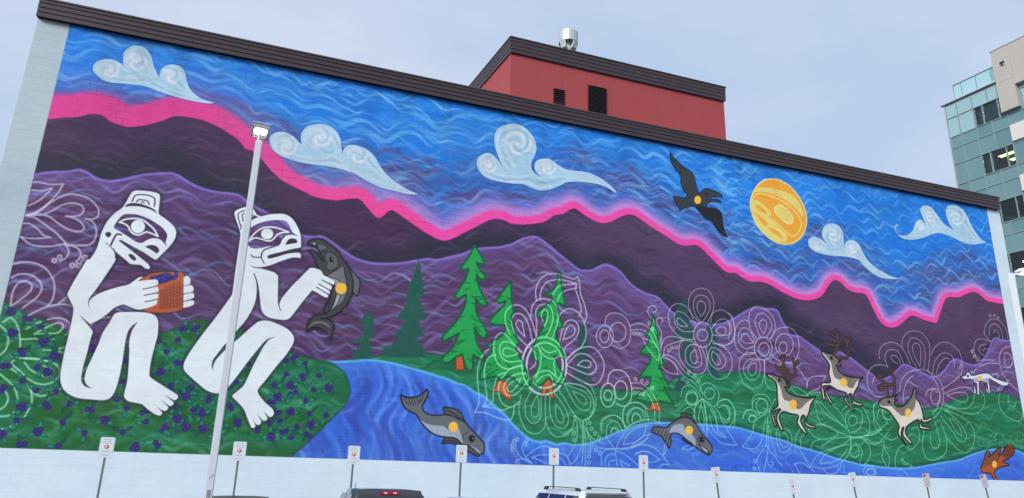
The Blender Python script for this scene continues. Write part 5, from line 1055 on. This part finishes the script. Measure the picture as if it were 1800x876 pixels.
MB().box(4.7, 14.1, -.4, .47, 37.1, 37.2, TT).build('coping', edge_m, tower)
MB().box(4.8, 14, -6, -.21, 31.5, 37.05, TT).build('parapet_core', tan, tower)
MB().box(5.03, 9, -.04, .16, 28.84, 30.24, TT).build('beige_panel', beige, tower)
MB().box(5.04, 9, -.04, .16, 24.54, 25.86, TT).build('beige_panel', beige, tower)
# lit rooms behind the windows
for s0, s1, z, d0, d1 in ((3.15, 6.2, 28.45, -.9, -1.02), (3.15, 6.2, 28.45, -1.22, -1.34), (3.2, 4.3, 28.45, -2.3, -2.42), (3.2, 4.0, 28.45, -2.62, -2.74)):
    MB().box(s0, s1, d1, d0, z, z+.05, TT).build('ceiling_light', tube, tower)
for k in range(6): MB().box(3.35 + k*.16, 3.45 + k*.16, -1.3, -1.2, 19.25 + (k % 2)*.05, 19.42, TT).build('ceiling_light', tube, tower)
for s0, s1, z0, z1 in ((2.46, 3.05, 26.9, 28.65), (2.46, 3.05, 31.35, 33.0), (3.15, 3.6, 22.5, 23.0), (3.9, 4.2, 22.5, 22.9), (3.8, 4.5, 26.9, 27.2)): MB().box(s0, s1, -.5, -.4, z0, z1, TT).build('blind', blind, tower)
MB().box(3.15, 4.75, -.32, -.28, 31.35, 33.0, TT).build('blind', blind, tower)

# ------------------------------------------------------------------ parking signs
post_m = mat('sign_post_steel', (.20, .22, .23), .5, metal=.5, var=.2, scale=9); sign_m = mat('sign_face', (.72, .77, .80), .45, var=.04, scale=8)
print_m = mat('sign_print', (.30, .36, .40), .6); red_m = mat('sign_red', (.62, .06, .06), .5); white_m = mat('sign_white', (.82, .82, .82), .5); blue_m = mat('sign_navy', (.03, .035, .09), .5)
pink_m = mat('sign_face_greyed', (.56, .53, .57), .5, var=.05, scale=8)
def rrect(w, h, r, z0=0, y=0, n=4):
    pts = []
    for cx_, cz_, a0 in ((w/2-r, h-r, 0), (-w/2+r, h-r, 90), (-w/2+r, r, 180), (w/2-r, r, 270)):
        for k in range(n+1):
            t = math.radians(a0 + 90*k/n); pts.append((cx_ + r*math.cos(t), y, z0 + cz_ + r*math.sin(t)))
    return pts
def disc_pts(cx_, cz_, r, y, n=20): return [(cx_ + r*math.cos(2*math.pi*k/n), y, cz_ + r*math.sin(2*math.pi*k/n)) for k in range(n)]
def make_sign(kind):
    """sign, front towards -y, plate bottom at z = 2.13; the thing's own origin at the foot of the post"""
    root = empty('parking_sign', (0, 0, 0)); W_, H_, zb_ = .305, .457, 2.13
    MB().box(-.024, .024, .012, .016, 0, zb_+.40).box(-.024, -.020, .016, .04, 0, zb_+.40).box(.020, .024, .016, .04, 0, zb_+.40).build('post', post_m, root)
    face = sign_m if kind == 'p' else pink_m
    MB().loft([rrect(W_, H_, .03, zb_, .0), rrect(W_, H_, .03, zb_, .011)]).build('plate', face, root)
    pr = MB(); r = random.Random(2)
    def row(z, x0, x1, h=.012):
        x = x0
        while x < x1:
            w = r.uniform(.012, .03); pr.box(x, min(x1, x+w), -.0015, .0, zb_+z, zb_+z+h); x += w + .008
    def rule(z0, z1, x0, x1): pr.box(x0, x1, -.0015, .0, zb_+z0, zb_+z1)
    if kind == 'p':
        rule(.012, .015, -.135, .135); rule(.442, .445, -.135, .135); rule(.015, .442, -.138, -.135); rule(.015, .442, .135, .138)
        row(.395, -.085, .085, .016); row(.355, -.10, .10, .014); row(.318, -.11, .11, .012)
        rule(.165, .168, -.13, .13); row(.125, -.08, .08, .014); row(.135, -.1, .1, .004); rule(.085, .088, -.13, .13); row(.045, -.08, .08, .015)
        pr.build('small_print', print_m, root)
        d = MB(); d.poly(disc_pts(0, zb_+.243, .052, -.002)).build('red_disc', red_m, root)
        L_ = MB()   # the letter P
        L_.box(-.024, -.006, -.0045, -.003, zb_+.208, zb_+.280)
        o_, i_ = [], []
        for k in range(9):
            t = math.radians(90 - 180*k/8); o_.append((-.002 + .024*math.cos(t), zb_+.262 + .018*math.sin(t))); i_.append((-.002 + .011*math.cos(t), zb_+.262 + .007*math.sin(t)))
        for k in range(8): L_.poly([(o_[k][0], -.0045, o_[k][1]), (o_[k+1][0], -.0045, o_[k+1][1]), (i_[k+1][0], -.0045, i_[k+1][1]), (i_[k][0], -.0045, i_[k][1])])
        L_.box(-.008, -.002, -.0045, -.003, zb_+.269, zb_+.280).box(-.008, -.002, -.0045, -.003, zb_+.244, zb_+.255)
        L_.build('letter_p', white_m, root)
    else:
        pr.box(-.135, -.05, -.0015, 0, zb_+.415, zb_+.44).box(-.12, -.03, -.0015, 0, zb_+.34, zb_+.365)
        pr.build('navy_print', blue_m, root); pr = MB()
        pr.box(-.13, .0, -.0015, 0, zb_+.372, zb_+.41).build('red_band', red_m, root); pr = MB()
        row(.385, .01, .10, .02); row(.25, -.09, .09, .02); row(.19, -.1, .1, .016); row(.16, -.1, .1, .012); row(.09, -.05, .05, .02); row(.06, -.05, .05, .02)
        pr.build('small_print', print_m, root)
    return root
SY = 19.6
proto = {k: make_sign(k) for k in 'pq'}
SIGNS = [('p', 190.7, 768.8, 0, 'parking sign with red P, leftmost of the row, below the left painted figure'),
 ('p', 423, 776.5, 0, 'parking sign with red P just right of the tall lamp post'),
 ('p', 623.5, 784, 0, 'parking sign with red P behind the dark pickup truck, on the painted river'),
 ('p', 812, 782.5, 0, 'parking sign with red P overlapping the head of the large painted salmon'),
 ('p', 974, 788, 0, 'parking sign with red P rising behind the roof rack of the white SUV'),
 ('p', 1131, 800.5, 0, 'parking sign with red P first to the right of the white SUV'),
 ('p', 1257.5, 820.7, .10, 'low parking sign with red P leaning left, below the smaller painted salmon'),
 ('p', 1393, 842, .08, 'lowest parking sign with red P, wholly against the white band'),
 ('p', 1497, 829.3, .15, 'parking sign with red P leaning most, between the lowest sign and the two grey signs'),
 ('q', 1627, 832, .06, 'greyish parking sign with red and navy heading, left of the last sign in the row'),
 ('q', 1727, 832.5, .16, 'greyish parking sign with red and navy heading under the painted beaver')]
used = set()
for kind, px, py, lean, lab in SIGNS:
    t = at(px, py, SY); h = t.z - .13; sc_drop = h - (2.13 + .457)
    o = proto[kind] if kind not in used else copy_tree(proto[kind]); used.add(kind)
    x = t.x + math.sin(lean)*h
    o.location = (x, SY, .13 + sc_drop*1.0); o.rotation_euler = (0, -lean, 0)
    tag(o, lab, 'parking sign', 'parking signs in front of the painted wall')

# ------------------------------------------------------------------ lamp posts
pole_m = mat('pole_paint', (.60, .63, .655), .5, var=.06, scale=3, bump=.03); house_m = mat('lamp_housing', (.32, .34, .35), .45, metal=.3); refl_m = mat('lamp_reflector', (.75, .74, .68), .25, metal=.6)
lamp_e = mat('lamp_light', (1, 1, 1), emit=(1.0, .98, .93, 6)); dark_m = mat('hatch_grey', (.22, .24, .25), .6)
LY = 13.5; lt = at(455.5, 249, LY); lb = at(368, 800, LY)
lamp = tag(empty('lamp_post', (lb.x, LY, 0)), 'tall square pale lamp post with a lit floodlight head in front of the mural', 'lamp post', 'lamp posts of the car park')
hw = .062
MB().box(lt.x-hw, lt.x+hw, LY-hw, LY+hw, .0, lt.z).build('pole', pole_m, lamp, bevel=.012)
MB().box(lt.x-.16, lt.x+.16, LY-.16, LY+.16, .003, .03).build('base_plate', house_m, lamp)
hp = at(360, 868, LY-hw); MB().box(lt.x-.03, lt.x+.03, LY-hw-.004, LY-hw, hp.z-.06, hp.z+.06).build('hand_hole_cover', dark_m, lamp)
sp_ = at(364.5, 838, LY-hw)
MB().poly([(lt.x-.03, LY-hw-.002, sp_.z-.03), (lt.x-.018, LY-hw-.002, sp_.z-.035), (lt.x+.04, LY-hw-.002, sp_.z+.035), (lt.x+.03, LY-hw-.002, sp_.z+.045)]).build('scuff_mark', dark_m, lamp)
def lamp_head(par, c, w, d, h, tilt, yaw, open_to):
    R3 = Matrix.Rotation(yaw, 3, 'Z') @ Matrix.Rotation(tilt, 3, 'X')
    T = lambda p: Vector(c) + R3 @ Vector(p)
    MB().box(-w/2, w/2, -d/2, d/2, h*.55, h, T).box(-w/2, -w/2+.018, -d/2, d/2, 0, h*.55, T).box(w/2-.018, w/2, -d/2, d/2, 0, h*.55, T).box(-w/2, w/2, -d/2, -d/2+.018, 0, h*.55, T).box(-w/2, w/2, d/2-.018, d/2, 0, h*.55, T).build('housing', house_m, par, bevel=.004)
    MB().loft([[T((x*s, y*s, z)) for x, y in ((-1, -1), (1, -1), (1, 1), (-1, 1))] for s, z in ()] or [[T((x*w*.47, y*d*.47, .015)) for x, y in ((-1, -1), (1, -1), (1, 1), (-1, 1))], [T((x*w*.26, y*d*.26, h*.52)) for x, y in ((-1, -1), (1, -1), (1, 1), (-1, 1))]], cap=False).build('reflector', refl_m, par)
    n = 18; b = MB(); b.loft([[T((math.cos(2*math.pi*k/n)*w*r, math.sin(2*math.pi*k/n)*d*r*.8, z)) for k in range(n)] for r, z in ((.12, h*.5), (.33, h*.36), (.36, h*.24), (.18, h*.12))]).build('bulb', lamp_e, par)
    MB().box(-w/2-.012, w/2+.012, -d/2-.02, d/2+.012, h, h+.018, T).build('top_plate', pole_m, par)
MB().tube((lt.x, LY, lt.z), (lt.x, LY, lt.z+.17), .045).build('neck', house_m, lamp)
hc = at(456, 245, LY-.1)
lamp_head(lamp, (lt.x + .0, LY - .06, lt.z + .15), .30, .28, .10, math.radians(-24), math.radians(7), 0)
rt = at(1777, 481, LY)
lamp2 = tag(empty('lamp_post', (rt.x, LY, 0)), 'lamp post with a rounded lit head on an arm, beside the glass tower', 'lamp post', 'lamp posts of the car park')
R45 = Matrix.Rotation(math.radians(28), 3, 'Z'); TP = lambda p: Vector((rt.x, LY, 0)) + R45 @ Vector(p)
MB().box(-.075, .075, -.075, .075, 0, rt.z, TP).build('pole', pole_m, lamp2, bevel=.012)
MB().box(-.18, .18, -.18, .18, .003, .03, TP).build('base_plate', house_m, lamp2)
AD = Vector((.93, -.37, 0)); TA = lambda p: Vector((rt.x, LY, rt.z)) + AD*p[0] + Vector((-AD.y, AD.x, 0))*p[1] + Vector((0, 0, p[2]))
MB().loft([[TA((x, y*w_, z + zz*h_)) for y, zz in ((-1, -1), (1, -1), (1, 1), (-1, 1))] for x, w_, z, h_ in ((.03, .03, -.05, .03), (.2, .03, .02, .035), (.4, .05, .05, .03))]).build('arm', pole_m, lamp2)
sh = MB(); rg = []
for x, w_, zt in ((.12, .05, .05), (.25, .13, .12), (.45, .17, .16), (.65, .17, .155), (.82, .12, .12), (.9, .04, .06)):
    rg.append([TA((x, w_*math.cos(math.pi*k/8), .03 + (zt-.0)*math.sin(math.pi*k/8))) for k in range(9)])
sh.loft(rg).build('shade', pole_m, lamp2, smooth=True)
MB().box(.28, .8, -.11, .11, .0, .028, TA).build('lens', lamp_e, lamp2)

# ------------------------------------------------------------------ vehicles
tyre = mat('tyre_rubber', (.02, .02, .02), .85); rim_m = mat('wheel_rim', (.5, .5, .52), .3, metal=.8); trim = mat('black_trim', (.02, .02, .022), .45)
cglass = mat('car_glass', (.015, .02, .022), .05, spec=.8, coat=.3); tail_r = mat('tail_red', (.45, .01, .02), .2, coat=.5); lamp_w = mat('lamp_clear', (.75, .74, .74), .2, coat=.5)
skin_grey = mat('seat_fabric', (.10, .09, .09), .9)
def paint(name, col): return mat(name, col, .28, metal=.15, spec=.5, coat=.8)
def section(w, z0, z1, tumble=0.0, n=5, r=.08):
    """rounded half-box cross-section: list of (x, z) counter-clockwise"""
    pts = []
    for sx, cz, a0 in ((1, z1-r, 0), (-1, z1-r, 90), (-1, z0+r, 180), (1, z0+r, 270)):
        wt = w - (tumble if cz > (z0+z1)/2 else 0)
        for k in range(n):
            t = math.radians(a0 + 90*k/(n-1)); pts.append((sx*(wt-r) + r*math.cos(t), cz + r*math.sin(t)))
    return pts
def wheels(root, xs_, ys_, r=.37, wd=.23):
    for y in ys_:
        for sx in (-1, 1):
            w_ = MB().lathe((0, 0, 0), [(r*.62, -wd/2), (r*.93, -wd/2), (r, -wd/2+.03), (r, wd/2-.03), (r*.93, wd/2), (r*.62, wd/2)], 26); w_.v = [(sx*xs_ + v[2], y + v[0], r + v[1]) for v in w_.v]
            o = w_.build('wheel', tyre, root)
            q = MB().lathe((0, 0, 0), [(r*.6, -.02), (r*.58, .04), (r*.3, .06), (r*.12, .07)], 20); q.v = [(sx*(xs_ + wd/2 - .05) + sx*v[2], y + v[0], r + v[1]) for v in q.v]; q.build('rim', rim_m, o)
def quad_panel(name, m, root, pts, th=.012, out=(0, 0, 1)):
    o_ = Vector(out)*th; A_ = [Vector(p) + o_*.9 for p in pts]; B_ = [Vector(p) - o_ for p in pts]
    return MB().loft([B_, A_]).build(name, m, root)
def vehicle(name, loc, yaw, pc, label, cat, W_, H_, L_, roofw, cab, belt=1.08, bed=False, rails=False, rear_slope=.28):
    """rear at local y=0, nose at y=L_; cab=(y rear at belt, y rear at roof, y front at roof, y front at belt)"""
    root = tag(empty(name, (0, 0, 0)), label, cat); P_ = paint(name + '_paint', pc); hw_ = W_/2
    prof = [(0, .45, belt-.12), (.06, .30, belt-.02), (.4, .27, belt), (L_*.5, .25, belt+.01), (L_-1.35, .25, belt+.0), (L_-.9, .27, belt-.07), (L_-.25, .30, belt-.18), (L_-.04, .36, belt-.32), (L_, .45, belt-.42)]
    wf = [.90, .96, 1, 1, 1, 1, .97, .90, .82]
    MB().loft([[(x, y, z) for x, z in section(hw_*f, a, b, .05, 5, .09)] for (y, a, b), f in zip(prof, wf)]).build('body', P_, root, smooth=True)
    yb0, yb1, yf1, yf0 = cab; rw = roofw/2; zb_ = belt - .03; zt = H_
    # greenhouse shell: pillars and roof as one rounded loft
    rings = []
    for u in (0, .3, .6, .82, .94, 1.0):
        z = zb_ + (zt - .05 - zb_)*u + (.05 if u == 1 else 0); e = max(0, u-.8)/.2
        w_ = (hw_-.06) + (rw - (hw_-.06))*u - .05*e*e; ya = yb0 + (yb1-yb0)*u + .05*e*e; yc = yf0 + (yf1-yf0)*u - .10*e*e
        r_2 = .12; ring_ = []
        for sx, sy, a0 in ((1, 1, 0), (-1, 1, 90), (-1, -1, 180), (1, -1, 270)):
            for k in range(4):
                t = math.radians(a0 + 30*k); ring_.append((sx*(w_-r_2) + r_2*math.cos(t), (yc-r_2 if sy > 0 else ya+r_2) + r_2*math.sin(t), z))
        rings.append(ring_)
    crown = [[(x*.55, (yb1+yf1)/2 + (y-(yb1+yf1)/2)*.62, zt+.022) for x, y, z in rings[-1]]]
    MB().loft(rings + crown).build('cab', P_, root, smooth=True)
    def sideg(sx, y0, y1, u0=.16, u1=.93, s0=0., s1=0.):
        def pt(y, u): return (sx*((hw_-.06) + (rw-(hw_-.06))*u + .004 - (.0 if u < .8 else .004)), y, zb_ + (zt-.05-zb_)*u)
        quad_panel('side_window', cglass, root, [pt(y0, u0), pt(y1, u0), pt(y1+s1, u1), pt(y0+s0, u1)], .006, (sx, 0, 0))
    Lc = yf0 - yb0
    for sx in (-1, 1):
        n_ = 3 if not bed else 2
        for k in range(n_):
            a_, b_ = yb0 + .16 + (Lc-.5)*k/n_ + .04, yb0 + .16 + (Lc-.5)*(k+1)/n_ - .04
            last = k == n_-1; first = k == 0
            sideg(sx, a_, b_ + (.25 if last else 0), s0=((yb1-yb0)*.68 if first else 0), s1=((yf1-yf0)*.62 if last else 0))
        quad_panel('door', P_, root, [(sx*(hw_-.006), yb0+.3+Lc*.28, .42), (sx*(hw_-.006), yb0+.3+Lc*.58, .42), (sx*(hw_-.02), yb0+.3+Lc*.58, belt-.12), (sx*(hw_-.02), yb0+.3+Lc*.28, belt-.12)], .008, (sx, 0, 0))
        MB().box(sx*(hw_+.02)-.09, sx*(hw_+.02)+.09, yf0-.55, yf0-.42, belt+.02, belt+.18).build('wing_mirror', P_, root, bevel=.02)
        MB().box(sx*(hw_*.86)-.07, sx*(hw_*.86)+.07, -.012, .1, belt-.42, belt-.12).build('tail_light', tail_r, root, bevel=.01)
        MB().box(sx*(hw_*.68)-.16, sx*(hw_*.68)+.16, L_-.14, L_-.02, belt-.5, belt-.36).build('headlight', lamp_w, root, bevel=.02)
    def back(u, fx): return (fx*((hw_-.06) + (rw-(hw_-.06))*u - .13), yb0 + (yb1-yb0)*u - .008, zb_ + (zt-.05-zb_)*u)
    quad_panel('rear_window', cglass, root, [back(.14, -1), back(.14, 1), back(.93, 1), back(.93, -1)], .008, (0, -1, 0))
    def front(u, fx): return (fx*((hw_-.06) + (rw-(hw_-.06))*u - .1), yf0 + (yf1-yf0)*u + .006, zb_ + (zt-.05-zb_)*u)
    quad_panel('windscreen', cglass, root, [front(.08, -1), front(.08, 1), front(.88, 1), front(.88, -1)], .008, (0, 1, 0))
    MB().box(-hw_*.92, hw_*.92, -.06, .12, .36, .56).build('rear_bumper', trim, root, bevel=.03)
    MB().box(-.15, .15, -.075, -.062, .6, .72).build('number_plate', white_m, root)
    wheels(root, hw_-.13, (.95, L_-.92))
    if rails:
        for sx in (-1, 1):
            x = sx*(rw-.07); ya, yc = yb1+.25, yb1+2.15
            rl = MB().box(x-.02, x+.02, ya+.12, yc-.12, zt+.05, zt+.068).build('roof_rail', trim, root, bevel=.008)
            for y in (ya, yc): MB().loft([[(x+a*.022, y+b*.13*(1 if z_ == 0 else .6) + (.05 if z_ else 0)*(1 if y == ya else -1), zt-.02 + z_) for a, b in ((-1, -1), (1, -1), (1, 1), (-1, 1))] for z_ in (0, .085)]).build('rail_foot', trim, rl)
        MB().loft([[(x, yb1-.10+y, zt-.03+z) for x, y, z in ((-rw+.1, 0, 0), (rw-.1, 0, 0), (rw-.15, .25, .035), (-rw+.15, .25, .035))], [(x, yb1-.10+y, zt-.055+z) for x, y, z in ((-rw+.1, .02, 0), (rw-.1, .02, 0), (rw-.15, .25, .0), (-rw+.15, .25, .0))]]).build('spoiler', P_, root)
    if bed:
        MB().box(-hw_+.1, hw_-.1, .12, yb0-.1, belt-.02, belt+.015).build('bed_cover', trim, root)
        MB().box(-.21, .21, yb1-.035, yb1+.05, zt-.085, zt-.015).build('third_brake_light', tail_r, root, bevel=.01)
        for sx in (-1, 1): MB().box(sx*.10-.045, sx*.10+.045, yb1-.042, yb1+.02, zt-.07, zt-.028).build('cargo_lamp', lamp_w, root, bevel=.008)
        MB().box(-hw_+.2, hw_-.2, -.015, .02, .62, belt-.1).build('tailgate', P_, root, bevel=.02)
    root.location = loc; root.rotation_euler = (0, 0, yaw)
    return root
p_ = at(687, 861, 16.0)
tk = vehicle('pickup_truck', (p_.x, 14.0, 0), 0, (.035, .038, .042), 'dark grey pickup truck with a wide red brake light over its rear window', 'pickup truck', 1.98, p_.z - .02, 5.5, 1.50, (1.95, 2.05, 3.55, 4.25), belt=1.22, bed=True)
MB().lathe((-.55, 3.3, p_.z), [(.012, 0), (.012, .02), (.004, .09)], 8).build('roof_aerial', trim, tk, loc=(0, 0, 0))
q_ = at(1008, 866, 15.9)
sv = vehicle('suv', (q_.x + .68, 14.85, 0), 0, (.72, .73, .75), 'white SUV with a black roof rack parked nose to the wall', 'SUV', 1.92, q_.z + .035, 4.75, 1.32, (.35, .72, 2.9, 3.75), belt=1.2, rails=True)
d_ = at(425, 873.6, 16.4)
vehicle('parked_car', (d_.x, 14.9, 0), 0, (.012, .012, .014), 'black car with only its roof top showing beside the tall lamp post', 'car', 1.84, d_.z - .03, 4.5, 1.22, (.35, .9, 2.7, 3.6))
for m_ in bpy.data.materials:
    if m_.name.startswith('parked_car_paint'): q = m_.node_tree.nodes['Principled BSDF']; q.inputs['Coat Weight'].default_value = .1; q.inputs['Roughness'].default_value = .45; q.inputs['Specular IOR Level'].default_value = .2
e_ = at(836, 875.2, 16.4)
wc = vehicle('parked_car', (e_.x + .15, 14.9, 0), 0, (.74, .75, .76), 'low white car with a thin aerial between the pickup and the white SUV', 'car', 1.80, e_.z - .03, 4.4, 1.15, (.35, .9, 2.7, 3.6))
for (px, py), (qx, qy) in (((848, 861.5), (849.5, 877)), ((884, 868), (884, 880))):
    A_, B_ = at(px, py, 16.3), at(qx, qy, 16.3)
    MB().tube(B_ - Vector((0, 0, .25)), A_, .005, .0028, 6).build('aerial', trim, wc)
